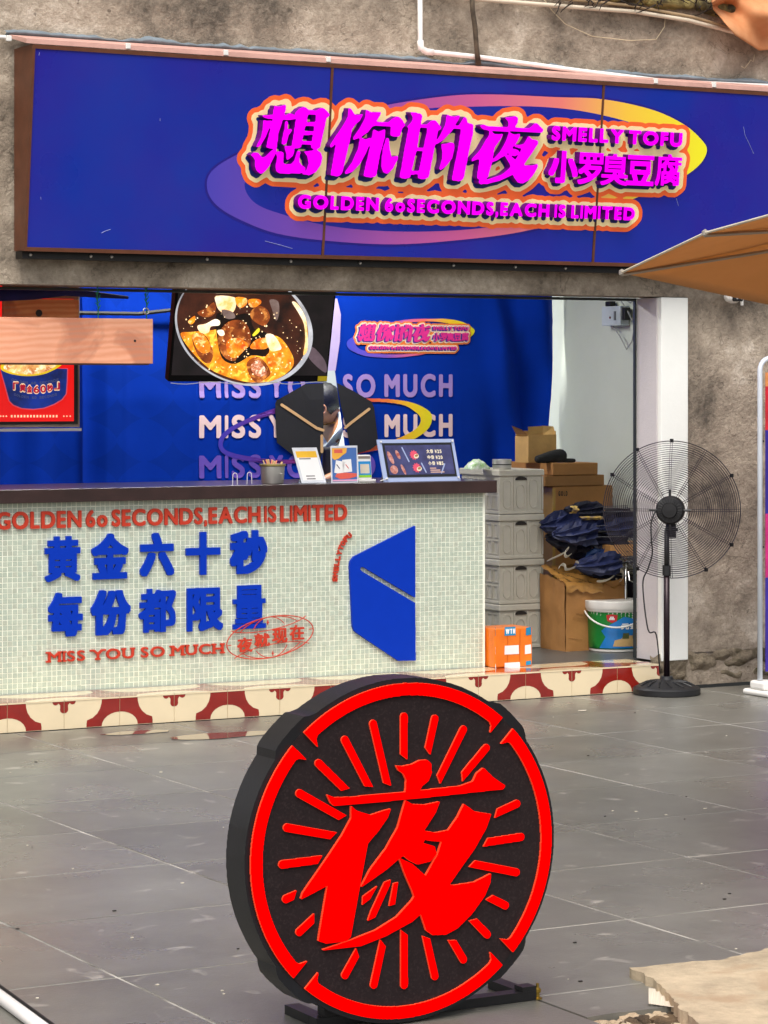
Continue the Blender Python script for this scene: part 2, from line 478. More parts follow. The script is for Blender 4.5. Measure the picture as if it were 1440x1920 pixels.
# broken foot of the wall
rub = M('crumbling_plaster', (186, 170, 146), .95, var=.3, vs=12, bump=.03, bs=30, stain=(84, 80, 52), sscale=7, det=12, nr=.75, spec=.1)
def foot(a, b):
    x = 1.895+6*a; z = (.17+.035*noise.noise((a*40, 1, 1))+.02*noise.noise((a*150, 4, 1)))*b
    d = abs(noise.noise((x*7, z*14, 1)))*.06+noise.noise((x*22, z*26, 5))*.02
    return (x, WY-.012+ .04*(1-b)-d*(1-b)*(b+.25)*2.0, z+.012*noise.noise((x*8, 0, b*3)))
link('broken_wall_foot', grid_mesh(600, 24, foot, rub), bld)
bbox_part('painted_pillar', 1.960, 2.128, WY-.022, .30, Z0+.002, ZL-.004, plaster_w, bld, .004)
MB().box(1.952, 1.9595, WY+.01, .30, Z0+.003, ZL-.006).part('jamb', jamb_m, bld)
bbox_part('door_frame', 1.940, 1.951, .300, .318, Z0+.002, ZL-.005, M('dark_frame', (70, 76, 76), .35, .6), bld, .002)
bbox_part('door_frame', -3.38, 1.933, .285, .325, ZL-.018, ZL-.005, M('dark_frame', (70, 76, 76)), bld, .002)
# interior shell
MB().box(2.62, 2.70, .335, 3.6, Z0, 2.6).part('side_wall', inner_wall, bld)
MB().box(2.0, 2.62, .335, .36, Z0, 2.6).part('inner_wall', inner_wall, bld)
MB().box(-3.5, -3.4, .335, 3.6, Z0, 2.6).part('side_wall', inner_wall, bld)
MB().box(-3.5, 2.70, 3.6, 3.7, Z0, 2.6).part('back_wall', inner_wall, bld)
MB().box(-3.5, 2.70, .332, 3.7, 2.602, 2.7).part('ceiling', inner_wall, bld)

# --- step with encaustic tiles
step = thing('tiled_step', 'low step faced with glazed cream tiles carrying dark red arches', 'step', (0, .1, 0))
MB().box(-4, 1.888, .006, .30, 0, Z0-.006).part('step_core', grout, step)
MB().box(-3.4, 2.62, .30, 3.6, 0, Z0).part('shop_floor', dark_floor, step)
cream = M('cream_glaze', (238, 218, 180), .12, var=.05, vs=3, coat=.4)
redg = M('red_glaze', (150, 34, 24), .14, var=.12, vs=9, coat=.4)
FS = FY(0.0)
def arc(cx, cy, r, a0, a1, n=10): return [(cx+r*math.cos(math.radians(a0+(a1-a0)*k/n)), cy+r*math.sin(math.radians(a0+(a1-a0)*k/n))) for k in range(n+1)]
TP = .2733
def step_tile(k):
    """front tile k: from joint k to joint k+1; joints at -1.652+TP*k, red arch centred on even joints"""
    xl = -1.652+TP*k
    if xl > 1.87: return
    xr = min(xl+TP, 1.889); g = .0012
    even = (k % 2 == 0)
    b = MB(); b.box(xl+g, xr-g, 0, .007, .001, Z0-.001)
    h = Z0-.002; red = []
    ax = xl+g if even else xr-g; s = 1 if even else -1
    if even or xr-xl > TP*.98:
        # half arch of red: between the small cream half disc and the large cream lens
        P = [(ax, h)]
        P += [(ax+s*(.087+.0*k), h)]
        P += [(ax+s*x, z) for x, z in [(.089, .108), (.096, .084), (.110, .062), (.132, .044), (.160, .034), (.163, .018), (.163, .003)]]
        P += [(ax+s*.088*math.cos(math.radians(a)), .003+.062*math.sin(math.radians(a))) for a in (0, 15, 30, 45, 60, 75, 90)]
        red.append(P)
    fx = xr-g if even else xl+g; s2 = -1 if even else 1
    # half fleur under the top edge
    P = [(fx, h), (fx+s2*.056, h)]+[(fx+s2*(.040+.016*math.cos(math.radians(a))), h-.005-.016*math.sin(math.radians(a))) for a in (0, 30, 60, 90, 120, 150)]
    P += [(fx+s2*.018, h-.022)]+[(fx+s2*.019*math.cos(math.radians(a)), h-.042-.017*math.sin(math.radians(a))) for a in (-20, 0, 30, 60, 90)]
    red.append(P)
    b.mi = 1
    for P in red: b.prism(P if (sum((P[i][0]*P[(i+1) % len(P)][1]-P[(i+1) % len(P)][0]*P[i][1]) for i in range(len(P))) > 0) else P[::-1], .0, .0006, FS)
    b.part('front_tile', [cream, redg], step)
FT = Frame((0, 0, Z0), (1, 0, 0), (0, 1, 0))
def top_tile(k):
    xl = -1.652+TP*k
    if xl > 1.87: return
    xr = min(xl+TP, 1.889); g = .0012; even = (k % 2 == 0)
    b = MB(); b.box(xl+g, xr-g, -.002, .299, Z0-.007, Z0); b.mi = 1
    ax = xl+g if even else xr-g; s = 1 if even else -1
    if even or xr-xl > TP*.98:
        P = [(ax, .0), (ax+s*.085, .0), (ax+s*.094, .03), (ax+s*.125, .06), (ax+s*.19, .088), (ax+s*(TP-.004), .10), (ax+s*(TP-.004), .135), (ax+s*.18, .125), (ax+s*.10, .15), (ax+s*.045, .2), (ax+s*.02, .296), (ax, .296)]
        ar = sum((P[i][0]*P[(i+1) % len(P)][1]-P[(i+1) % len(P)][0]*P[i][1]) for i in range(len(P)))
        b.prism(P if ar > 0 else P[::-1], 0, .0006, FT)
    b.part('top_tile', [cream, redg], step)
for k in range(-8, 13): step_tile(k); top_tile(k)

# ================================================================== COUNTER
CY = .31; CT = 1.014
counter = thing('service_counter', 'long kiosk counter covered in pale green mosaic with blue and red raised lettering', 'counter', (0, .6, Z0))
bbox_part('carcass', -3.3, 1.034, CY+.0018, .86, Z0, CT, grout, counter, 0)
wood_top = M('dark_wood', (58, 38, 36), .3, var=.2, vs=9, bump=.0006, bs=90, coat=.3)
bbox_part('countertop', -3.32, 1.072, .255, .92, CT+.001, 1.077, wood_top, counter, .003)
mos = [M('mosaic_'+'abcd'[i], c, .16, var=.08, vs=30, coat=.2) for i, c in enumerate([(190, 201, 183), (187, 199, 182), (197, 206, 188), (190, 197, 179)])]
tp = .0243; nz = int((CT-Z0)/tp)
tile_me = []
for m in mos: tile_me.append(MB().box(-.0103, .0103, 0, .006, 0, .0206).mesh(m))
stuff = MB(); cnt = 0; random.seed(3)
x = -1.74; ks = 0
cols = []
xx = -3.28
while xx < 1.03-.012: cols.append(xx+tp/2); xx += tp
vis = [c for c in cols if c > -1.75]
first = set(vis[:9])
for c in cols:
    for r in range(nz):
        z = Z0+.003+r*tp*(CT-Z0)/(nz*tp)
        dx, dz = random.gauss(0, .0005), random.gauss(0, .0004)
        mi = random.choices((0, 1, 2, 3), (5, 3, 3, 2))[0]
        if c in first and cnt < 300:
            o = bpy.data.objects.new('mosaic_tile', tile_me[mi]); COL.objects.link(o); o.parent = counter
            o.location = Vector((c+dx, CY, z+dz))-counter.location; cnt += 1
        else:
            stuff.mi = mi; y = CY+random.uniform(0, .0006)
            stuff.box(c+dx-.0103, c+dx+.0103, y, CY+.006, z+dz, z+dz+.0206)
stuff.part('mosaic_tiles', mos, counter, kind='stuff')

FC = FY(CY)
red_l = M('red_acrylic', (196, 62, 42), .5, var=.05, vs=10, spec=.2)
blue_l = M('blue_acrylic', (0, 52, 178), .5, var=.03, vs=10, spec=.15)
def letters(txt, fr, pxL, pxR, cap_px, e_k, mat, off, depth, name, parent, gap=.16, space=.42, warp=None, parts=True, res=90, vb=None):
    uL, v0 = fr.uv(*pxL); uR = fr.uv(pxR, pxL[1])[0]
    cap = fr.uv(pxL[0], pxL[1]-cap_px)[1]-v0
    e = e_k*cap
    L = line(txt, uL, uR, v0 if vb is None else vb, cap, e, gap, space)
    if parts:
        for ch, sg in L: shape([sg], fr, off, depth, mat, parent, name, grow=e, res=res/cap, warp=warp)
    return L, e, cap
letters('GOLDEN 6o SECONDS,EACH IS LIMITED', FC, (-8, 993), 649, 33, .038, red_l, .001, .012, 'letter', counter, gap=.12, space=.17)
CH = [('黄', 83, 149, 1006, 1091), ('金', 170, 239, 1001, 1087), ('六', 261, 324, 1000, 1081), ('十', 347, 411, 998, 1079), ('秒', 430, 499, 995, 1077),
      ('每', 89, 153, 1112, 1195), ('份', 169, 243, 1107, 1192), ('都', 259, 328, 1105, 1187), ('限', 349, 416, 1103, 1184), ('量', 435, 496, 1098, 1180)]
for ch, xa, xb, ya, yb in CH:
    u0, v1 = FC.uv(xa, ya); u1, _ = FC.uv(xb, ya); v0 = FC.uv(xa, yb)[1]
    e = {'量': .0050, '黄': .0064, '金': .0080, '都': .0066, '每': .0080, '限': .0074}.get(ch, .0096)
    shape([fit(glyph(ch), u0, u1, v0, v1, e)], FC, .001, .014, blue_l, counter, 'character', grow=e, res=700, bl=1, cheb=True)
# serif line
LS, e, cap = letters('MISS YOU SO MUCH', FC, (89, 1242), 418, 20, .03, red_l, .001, .01, 'letter', counter, gap=.24, space=.5, parts=False)
SER = {'M': [(0, 0), (1, 0), (0, 1), (1, 1)], 'I': [(.5, 0), (.5, 1)], 'Y': [(.5, 0), (0, 1), (1, 1)], 'U': [(.08, 1), (.92, 1)], 'H': [(.08, 0), (.92, 0), (.08, 1), (.92, 1)]}
for ch, sg in LS:
    p = sg.reshape(-1, 2); lo, hi = p.min(0), p.max(0); G = [sg]
    for fx, fz in SER.get(ch, []):
        cx = lo[0]+(hi[0]-lo[0])*fx; cz = hi[1]-.002 if fz else lo[1]+.002
        G.append(poly_segs([(cx-.011, cz-.0025), (cx+.011, cz-.0025), (cx+.011, cz+.0025), (cx-.011, cz+.0025)]))
    shape(G, FC, .001, .01, red_l, counter, 'letter', grow=.0014, res=1800)
# curved SMELLY TOFU
arcpts = [(626, 1086, 88), (627, 1076.5, 88), (628.5, 1066.5, 86), (629.5, 1056.5, 84), (631.5, 1046.5, 80), (634.5, 1036.5, 72), (637.5, 1027, 66), (641, 1018.5, 60), (646.5, 1010.5, 50), (653, 1004, 44)]
for ch, (ax_, ay_, rot) in zip('SMELLYTOFU', [(a+1, b, c) for a, b, c in arcpts]):
    g = glyph(ch); p = g.reshape(-1, 2); lo, hi = p.min(0), p.max(0)
    h = .023; q = (p-(lo+hi)/2)/(hi-lo)*[h*.85, h]
    a = math.radians(rot); c_, s_ = math.cos(a), math.sin(a)
    q = q @ np.array([[c_, s_], [-s_, c_]])
    u, v = FC.uv(ax_, ay_); q = q+[u, v]
    shape([q.reshape(-1, 4)], FC, .001, .008, red_l, counter, 'letter', grow=.002, res=2200)
# blue cube emblem
P = [(775.5, 985.5), (775.5, 1120.5), (680, 1064), (676.5, 1062), (673, 1064.5), (672.5, 1068), (676, 1071), (775.5, 1130), (776.5, 1238), (743.8, 1238.5), (667, 1187), (661, 1182), (658.5, 1174),
     (653, 1062), (654.5, 1052), (661, 1043.5)]
shape([poly_segs(pxpoly(FC, P))], FC, .001, .016, blue_l, counter, 'cube_emblem', res=700)
# globe emblem
ge = thing('globe', '', '', (0, 0, 0)) if False else None
FG = FY(CY-.016)
cxy = FG.uv(506, 1196.5)
def gpt(x, y): return FG.uv(400+x/6.545, 1080+y/6.545)
ua, va = gpt(165, 860); ub, vb_ = gpt(1225, 645)
A = math.hypot(ub-ua, vb_-va)/2; c0 = ((ua+ub)/2, (va+vb_)/2); rot = math.atan2(vb_-va, ub-ua); B = .098
gb = MB()
def el(a, b, t0=0, t1=360, n=48, dv=0.):
    return [FG.w(c0[0]+a*math.cos(t)*math.cos(rot)-(b*math.sin(t)+dv)*math.sin(rot), c0[1]+a*math.cos(t)*math.sin(rot)+(b*math.sin(t)+dv)*math.cos(rot)) for t in [math.radians(t0+(t1-t0)*k/n) for k in range(n+1)]]
gb.tube(el(A, B)[:-1], .0028, 6, closed=True)
for aa in (A*.42, A*.78):
    gb.tube(el(aa, B, 32, 148, 20), .0022, 5); gb.tube(el(aa, B, 212, 328, 20), .0022, 5)
gb.tube(el(A*.92, -.05, 20, 160, 24, .085), .0022, 5); gb.tube(el(A*.92, .05, 20, 160, 24, -.085), .0022, 5)
gb.tube(el(A, .001, 0, 1, 2)[:1]+el(A*.9, .001, 0, 1, 2)[:1], .0022, 5); gb.tube(el(A, .001, 180, 181, 2)[:1]+el(A*.9, .001, 180, 181, 2)[:1], .0022, 5)
for (sx_, sy_) in ((668, 570), (730, 950)):
    u, v = gpt(sx_, sy_); gb.prism([(u-.008, v), (u-.0025, v-.003), (u, v-.014), (u+.0025, v-.003), (u+.008, v), (u+.0025, v+.003), (u, v+.014), (u-.0025, v+.003)], -.003, .003, FG)
gb.part('globe_emblem', red_l, counter, smooth=False)
for ch, (x0, y0), (x1, y1) in zip('夜就现在', [(290, 760), (500, 705), (720, 645), (935, 605)], [(475, 930), (690, 860), (905, 815), (1112, 780)]):
    u0, v1 = gpt(x0, y0); u1, v0 = gpt(x1, y1)
    s_ = fit(glyph(ch), u0, u1, v0, v1, .002)
    shape([s_], FG, .0, .006, red_l, counter, 'character', grow=.0022, res=1500, bl=1)

# ================================================================== SIGN BOX
zb = 2.183
FSg = Frame((0, -.045, zb), (1, 0, 0), (0, -.098, .870))
sign = thing('shop_signboard', 'wide royal blue shop sign box in a brown frame with glowing magenta letters', 'signboard', (0, 0, zb))
uL, v0s = FSg.uv(50, 463); _, v1s = FSg.uv(52, 90)
S = FSg
def su(x, y): return S.uv(x, y)[0]
d1 = su(614, 300); d2 = su(1122, 320)
blue_s = M('blue_sign_print', (40, 32, 140), .35, var=.10, vs=1.0, rgb2=(4, 46, 150), spec=.3, emit=.06, bump=.0008, bs=3, rvar=.12)
SVT = v1s; SVB = v0s; SR = 4.2
for a, b in ((uL, d1-.008), (d1+.008, d2-.008), (d2+.008, SR)):
    MB().prism([(a, SVB), (b, SVB), (b, SVT), (a, SVT)], -.012, 0, S).part('face_panel', blue_s, sign)
# frame rails
MB().prism([(uL-.012, SVB-.018), (SR, SVB-.018), (SR, SVB), (uL-.012, SVB)], -.03, .006, S).part('bottom_rail', brown_frame, sign)
MB().prism([(uL-.012, SVT), (SR, SVT), (SR, SVT+.018), (uL-.012, SVT+.018)], -.03, .006, S).part('top_rail', brown_frame, sign)
MB().prism([(uL-.012, SVB), (uL, SVB), (uL, SVT), (uL-.012, SVT)], -.03, .006, S).part('end_rail', brown_frame, sign)
for d in (d1, d2):
    MB().prism([(d-.0065, SVB), (d+.0065, SVB), (d+.0065, SVT), (d-.0065, SVT)], -.03, .004, S).part('divider', brown_frame, sign)
# side box
pts = [S.w(uL-.011, SVB-.017, -.03), S.w(uL-.011, SVT+.017, -.03)]
sb = MB(); a, b = pts
sb.add([(a.x, a.y, a.z), (a.x, WY-.03, a.z), (b.x, WY-.03, b.z), (b.x, b.y, b.z), (a.x+.02, a.y, a.z), (a.x+.02, WY-.03, a.z), (b.x+.02, WY-.03, b.z), (b.x+.02, b.y, b.z)],
       [(0, 3, 2, 1), (4, 5, 6, 7), (0, 1, 5, 4), (1, 2, 6, 5), (2, 3, 7, 6), (3, 0, 4, 7)])
sb.part('side_panel', brown_frame, sign)
pinkm = M('pink_flashing', (222, 172, 158), .5, var=.12, vs=7, bump=.001)
greyseal = M('grey_sealant', (126, 138, 146), .7, var=.2, vs=9, bump=.004, bs=20)
tz = b.z; ty = b.y
MB().add([(b.x-.03, ty-.03, tz+.001), (SR, ty-.03, tz+.001), (SR, WY-.03, tz+.052), (b.x-.03, WY-.03, tz+.052), (b.x-.03, ty-.03, tz+.022), (SR, ty-.03, tz+.022), (SR, WY-.03, tz+.066), (b.x-.03, WY-.03, tz+.066)],
         [(0, 3, 2, 1), (4, 5, 6, 7), (0, 1, 5, 4), (1, 2, 6, 5), (2, 3, 7, 6), (3, 0, 4, 7)]).part('top_flashing', pinkm, sign)
q = MB()
def seal(a, c):
    x = b.x-.05+(SR-b.x)*a; h = .028+.022*noise.noise((x*5, 1, 2))+.01*noise.noise((x*23, 4, 2))
    return (x, WY-.034-.028*math.sin(c*PI), tz+.058+h*c)
link('sealant', grid_mesh(260, 5, seal, greyseal), sign)
MB().box(uL, SR, WY-.10, WY-.02, a.z-.035, a.z-.002).part('mounting_rail', black_m, sign)
for px in (57, 170, 209, 388, 545, 675, 850, 966, 1060):
    x = PY(px, 480, WY-.1).x
    MB().lathe((0, 0, 0), [(0.002, 0), (.008, .0), (.007, .006), (.003, .009)], 8, Matrix.Translation((x, WY-.1, a.z-.018)) @ Matrix.Rotation(PI/2, 4, 'X')).part('bolt', steel, sign)
for px in (12, 235, 418, 610, 1223, 1332):
    x = PY(px, 130, ty).x
    bbox_part('clip', x-.012, x+.012, ty-.036, ty-.02, tz+.004, tz+.03, white_pl, sign, .003)

scm = M('scratch', (150, 156, 210), .6, var=.05)
for P in ([(1394, 238), (1397, 254), (1404, 268), (1413, 288)], [(190, 437), (198, 433), (207, 430)], [(1268, 372), (1272, 386)], [(74, 98), (73, 104)], [(76, 369), (77, 374)], [(497, 452), (520, 458), (548, 466)], [(300, 222), (300, 227)]):
    MB().tube([S.w(*S.uv(x, y), .0006) for x, y in P], .0013, 4).part('scratch', scm, sign)
# --- sign print: ring
def grad_mat(name, stops, x0, x1, axis=0, rough=.4, emit=0.):
    m = bpy.data.materials.new(name); m.use_nodes = True; n = m.node_tree.nodes; L = m.node_tree.links; b = n['Principled BSDF']
    g = n.new('ShaderNodeNewGeometry'); sp = n.new('ShaderNodeSeparateXYZ'); L.new(g.outputs['Position'], sp.inputs[0])
    mr = n.new('ShaderNodeMapRange'); mr.inputs[1].default_value = x0; mr.inputs[2].default_value = x1; L.new(sp.outputs[axis], mr.inputs[0])
    cr = n.new('ShaderNodeValToRGB'); L.new(mr.outputs[0], cr.inputs[0]); r = cr.color_ramp
    while len(r.elements) < len(stops): r.elements.new(.5)
    for e, (p, c) in zip(r.elements, stops): e.position = p; e.color = (*lin(c), 1)
    L.new(cr.outputs[0], b.inputs['Base Color']); b.inputs['Roughness'].default_value = rough
    if emit: L.new(cr.outputs[0], b.inputs['Emission Color']); b.inputs['Emission Strength'].default_value = emit
    return m
xa, xb = su(388, 350), su(1325, 300)
ring_m = grad_mat('ring_print', [(0, (66, 58, 168)), (.25, (120, 66, 160)), (.5, (196, 86, 140)), (.68, (226, 120, 110)), (.82, (236, 190, 60)), (1, (232, 226, 30))], xa, xb, emit=.08)
OUT = [(388, 352), (398, 320), (450, 287), (560, 240), (700, 202), (830, 181), (920, 177), (1040, 182), (1130, 186), (1220, 205), (1280, 232), (1315, 262), (1325, 283), (1310, 310), (1270, 338), (1200, 368), (1100, 402), (980, 434), (860, 450), (740, 458), (620, 452), (520, 438), (450, 412), (405, 384)]
INN = [(459, 353), (470, 330), (540, 280), (660, 235), (780, 206), (880, 200), (980, 199), (1060, 204), (1130, 216), (1200, 236), (1250, 262), (1262, 285), (1240, 310), (1200, 335), (1120, 370), (1000, 410), (880, 430), (740, 434), (620, 424), (530, 402), (480, 382)]
def smooth_poly(P, n=6):
    P = np.array(P, float); N = len(P); out = []
    for i in range(N):
        p0, p1, p2, p3 = P[i-1], P[i], P[(i+1) % N], P[(i+2) % N]
        for k in range(n):
            t = k/n
            out.append(.5*((2*p1)+(-p0+p2)*t+(2*p0-5*p1+4*p2-p3)*t*t+(-p0+3*p1-3*p2+p3)*t**3))
    return out
og = [S.uv(*p) for p in smooth_poly(OUT)]; ig = [S.uv(*p) for p in smooth_poly(INN)]
def flat(name, loops, fr, off, th, mat, parent, warp=None, kind=None, label=None):
    me = fill_mesh([np.array(l) for l in loops], th, mat); me.transform(fr.mat(off))
    if warp: warp(me)
    return link(name, me, parent, kind, label)
navy = M('navy_print', (16, 30, 110), .35, var=.1, vs=5, emit=.04)
shape([np.vstack([poly_segs(og)])], S, .0004, .0006, M('ring_edge', (30, 22, 130), .35, var=.1, emit=.06), sign, 'ring_shadow', grow=.010, res=220)
flat('ring', [og, ig], S, .0012, .0006, ring_m, sign)
flat('ring_inside', [ig], S, .0012, .0004, blue_s, sign)

# --- logo outlines, in pixels
LOGO = {}
def tr(o, s, *polys): return [[(o[0]+x/s, o[1]+y/s) for x, y in P] for P in polys]
LOGO['想'] = tr((445, 170), 8,
 [(555,225),(620,245),(735,205),(720,300),(690,400),(615,640),(590,855),(520,865),(435,850),(470,690),(530,450),(540,330)],
 [(360,365),(440,370),(540,365),(540,420),(440,410),(385,390)], [(690,380),(790,340),(830,350),(870,400),(860,430),(680,430)],
 [(390,440),(440,455),(520,450),(470,580),(420,700),(340,830),(285,850),(290,820),(350,720),(380,600)],
 [(720,465),(745,455),(760,490),(750,580),(820,580),(810,610),(770,660),(735,790),(700,810),(665,795),(690,650),(710,580)],
 [(860,350),(930,270),(1000,240),(1050,265),(1060,330),(1040,480),(1010,560),(950,850),(880,865),(815,850),(840,700),(885,400)],
 [(1190,290),(1270,255),(1320,280),(1385,360),(1370,390),(1335,410),(1310,540),(1240,850),(1190,880),(1105,860),(1130,700),(1180,420)],
 [(1040,290),(1200,300),(1190,360),(1040,350)], [(1030,475),(1180,480),(1160,525),(1020,520)], [(1000,610),(1150,615),(1140,660),(990,660)], [(960,760),(1120,765),(1110,805),(950,800)],
 [(200,965),(250,925),(310,935),(370,1010),(430,990),(500,910),(560,880),(590,870),(580,920),(540,1010),(480,1130),(400,1220),(350,1245),(290,1200),(265,1130),(270,1040),(230,980)],
 [(585,920),(650,915),(690,925),(690,1090),(730,1110),(810,1100),(860,1050),(900,900),(940,910),(930,1060),(960,1120),(1015,1150),(1010,1200),(940,1240),(640,1240),(590,1210),(575,1140),(600,1000)],
 [(705,830),(840,840),(855,900),(830,980),(750,1040),(735,1020),(740,950)],
 [(990,905),(1060,910),(1190,890),(1250,930),(1275,1000),(1250,1110),(1180,1220),(1080,1265),(970,1250),(1040,1190),(1075,1090),(1050,980)])
LOGO['你'] = tr((605, 170), 8,
 [(385,260),(420,265),(470,350),(530,370),(610,350),(560,440),(480,520),(440,580),(395,800),(290,1240),(240,1280),(120,1270),(140,1150),(210,740),(170,820),(130,855),(105,830),(200,680),(310,520),(375,400)],
 [(650,285),(740,330),(880,320),(850,390),(795,470),(980,480),(1060,410),(1120,385),(1170,410),(1240,510),(1195,560),(1160,680),(1090,690),(1015,670),(1030,530),(750,525),(680,620),(560,700),(470,735),(455,715),(560,560),(620,450),(645,380)],
 [(565,700),(640,735),(715,705),(710,780),(650,930),(560,1100),(450,1210),(350,1250),(330,1230),(440,1080),(530,880)],
 [(760,580),(840,620),(940,575),(930,700),(860,950),(800,1280),(720,1300),(615,1280),(640,1150),(700,900),(740,700)],
 [(960,705),(990,710),(1010,900),(1030,1000),(1130,975),(1130,1020),(1060,1160),(980,1245),(910,1225),(880,1130),(900,900),(940,760)])
LOGO['的'] = tr((740, 180), 8,
 [(235,245),(300,245),(400,270),(415,310),(380,470),(340,760),(230,1220),(160,1240),(75,1220),(100,1090),(150,800),(210,480),(185,465),(270,370),(275,320)],
 [(420,435),(480,430),(560,365),(610,365),(700,470),(690,500),(650,520),(600,760),(510,1220),(440,1250),(345,1230),(380,1060),(450,700),(490,520),(490,475),(385,470),(400,430)],
 [(320,775),(450,780),(440,825),(310,820)], [(230,1125),(390,1130),(370,1175),(225,1170)],
 [(785,275),(830,300),(905,310),(980,285),(960,350),(900,440),(960,450),(1010,370),(1050,310),(1085,340),(1085,400),(1185,430),(1175,560),(1120,800),(1030,1250),(960,1275),(860,1260),(880,1140),(950,800),(1000,490),(880,490),(840,540),(740,650),(620,725),(615,700),(700,560),(760,430)],
 [(700,720),(770,720),(840,695),(890,710),(895,780),(860,930),(780,1040),(690,1110),(670,1085),(710,960),(715,830)])
LOGO['夜'] = tr((860, 180), 8,
 [(695,325),(770,320),(850,300),(890,325),(890,390),(850,450),(840,480),(735,475),(755,430),(740,370)],
 [(325,440),(370,430),(450,455),(700,470),(1050,490),(1090,460),(1150,405),(1180,415),(1275,510),(1255,545),(1000,535),(500,520),(390,505),(330,470)],
 [(465,515),(540,575),(600,575),(670,570),(640,630),(540,770),(490,1030),(440,1220),(360,1255),(275,1240),(290,1120),(320,940),(270,950),(200,980),(190,960),(330,800),(410,660),(455,600)],
 [(760,540),(800,570),(860,580),(920,565),(920,600),(880,680),(820,750),(800,790),(740,850),(690,890),(560,970),(510,985),(505,965),(620,840),(700,700),(740,600)],
 [(800,790),(860,800),(905,825),(895,870),(850,900),(800,890),(740,850),(760,800)],
 [(830,740),(900,740),(980,720),(1050,600),(1100,650),(1195,670),(1190,710),(1120,820),(970,1040),(900,1100),(800,1180),(640,1260),(430,1315),(330,1320),(300,1300),(300,1270),(450,1250),(650,1180),(760,1090),(850,960),(920,850),(950,780),(860,770)],
 [(690,890),(760,880),(850,960),(960,1045),(1080,1050),(1190,1020),(1190,1060),(1120,1180),(1040,1270),(960,1310),(890,1295),(830,1220),(800,1120),(770,1020)])
def logo_groups(F):
    lat = []
    for k, v in LOGO.items(): lat.append(('character', [poly_segs([F.uv(*p) for p in P]) for P in v], .001, False))
    u0, v0 = F.uv(1034, 263); u1 = F.uv(1279, 273)[0]; cap = F.uv(1034, 235)[1]-v0
    for ch, sg in line('SMELLY TOFU', u0, u1, v0, cap, .0055, .16, .26): lat.append(('letter', [sg], .0055, False))
    for ch, x0, x1, y0, y1 in [('小', 1031, 1082, 281, 345), ('罗', 1086, 1129, 285, 347), ('臭', 1129, 1177, 287, 349), ('豆', 1177, 1225, 290, 349), ('腐', 1231, 1276, 288, 350)]:
        u0, v1 = F.uv(x0, y0); u1, v0 = F.uv(x1, y1); e = {'小': .0075, '豆': .0058, '罗': .0048}.get(ch, .0036)
        lat.append(('character', [fit(glyph(ch), u0, u1, v0, v1, e)], e, True))
    u0, v0 = F.uv(558, 391); u1 = F.uv(1190, 413)[0]; cap = F.uv(558, 364)[1]-v0
    for ch, sg in line('GOLDEN 6oSECONDS,EACH IS LIMITED', u0, u1, v0, cap, .0050, .17, .3): lat.append(('letter', [sg], .0050, False))
    return lat
SL = Frame(S.O+S.N*.052, S.U, S.V)
magenta = lit('lit_magenta_acrylic', (255, 0, 255))
purple_side = M('purple_letter_side', (96, 0, 120), .5, var=.1, spec=.1, emit=.12)
lat = logo_groups(S)
for nm, G, e, chb in logo_groups(SL):
    sz = max(np.ptp(np.vstack([g.reshape(-1, 2) for g in G]), axis=0))
    shape(G, SL, -.048, .048, magenta, sign, nm, grow=e, res=120/sz, cheb=chb, side=purple_side)
allg = [g for _, G, _, _ in lat for g in G]
sh = [g+np.array([-.026, -.016]*2) for g in allg]
creamp = M('cream_print', (240, 216, 158), .4, var=.04, vs=9, emit=.1); orangep = M('orange_print', (238, 98, 42), .4, var=.05, vs=9, emit=.1)
RL = 240
sall, X0, Y0 = sdf(allg+sh, RL, .09, 2)
def logo_layer(lv, fr, off, mat, parent, name, A=None, warp=None):
    lp = contours(sall, -lv*RL, X0, Y0, RL, .35)
    if A: lp = [P*A[0]+np.array(A[1:]) for P in lp]
    me = fill_mesh(lp, .0006, mat); me.transform(fr.mat(off))
    if warp: warp(me)
    return link(name, me, parent)
logo_layer(.048, S, .0022, orangep, sign, 'logo_outline')
logo_layer(.026, S, .0032, creamp, sign, 'logo_backing')
ss, X1, Y1 = sdf(sh, RL, .03, 1)
lp = contours(ss, -.007*RL, X1, Y1, RL)
me = fill_mesh(lp, .0006, navy); me.transform(S.mat(.0042)); link('letter_shadow', me, sign)

# ================================================================== CURTAIN
KY = 2.05
FK = FY(KY)
cur = thing('blue_curtain', 'royal blue printed cloth curtain hung across the back of the kiosk', 'curtain', (0, KY, Z0))
def fold(x, z):
    s = .006*math.sin(x*9+math.sin(z*2)*.8)+.004*math.sin(x*23+z*3)
    xl = PY(160, 800, KY).x
    if x < xl+.12: s += .03*math.exp(-((x-xl-.05)/.05)**2)+.012*math.sin(x*30)*math.exp(-max(0, x-xl)/.1)
    xr = PY(880, 800, KY).x
    if x > xr:
        k = min(1, (x-xr)/.2); s += k*(.05*math.sin(x*19+z*4.2)+.035*math.sin(x*7-z*6))
    s += .010*noise.noise((x*3, z*3, 0))
    s -= .007*max(0, 1-abs((x+10.05) % .42-.21)/.022)+.006*max(0, 1-abs((z+.12) % .46-.23)/.03)
    a, b = PY(775, 640, KY), PY(775, 690, KY)
    if abs(x-a.x) < .75: s *= .15+.85*min(1, max(0, (abs(x-a.x)-.45)/.3))
    return s
def cwarp(me):
    for v in me.vertices: v.co.y += fold(v.co.x, v.co.z)
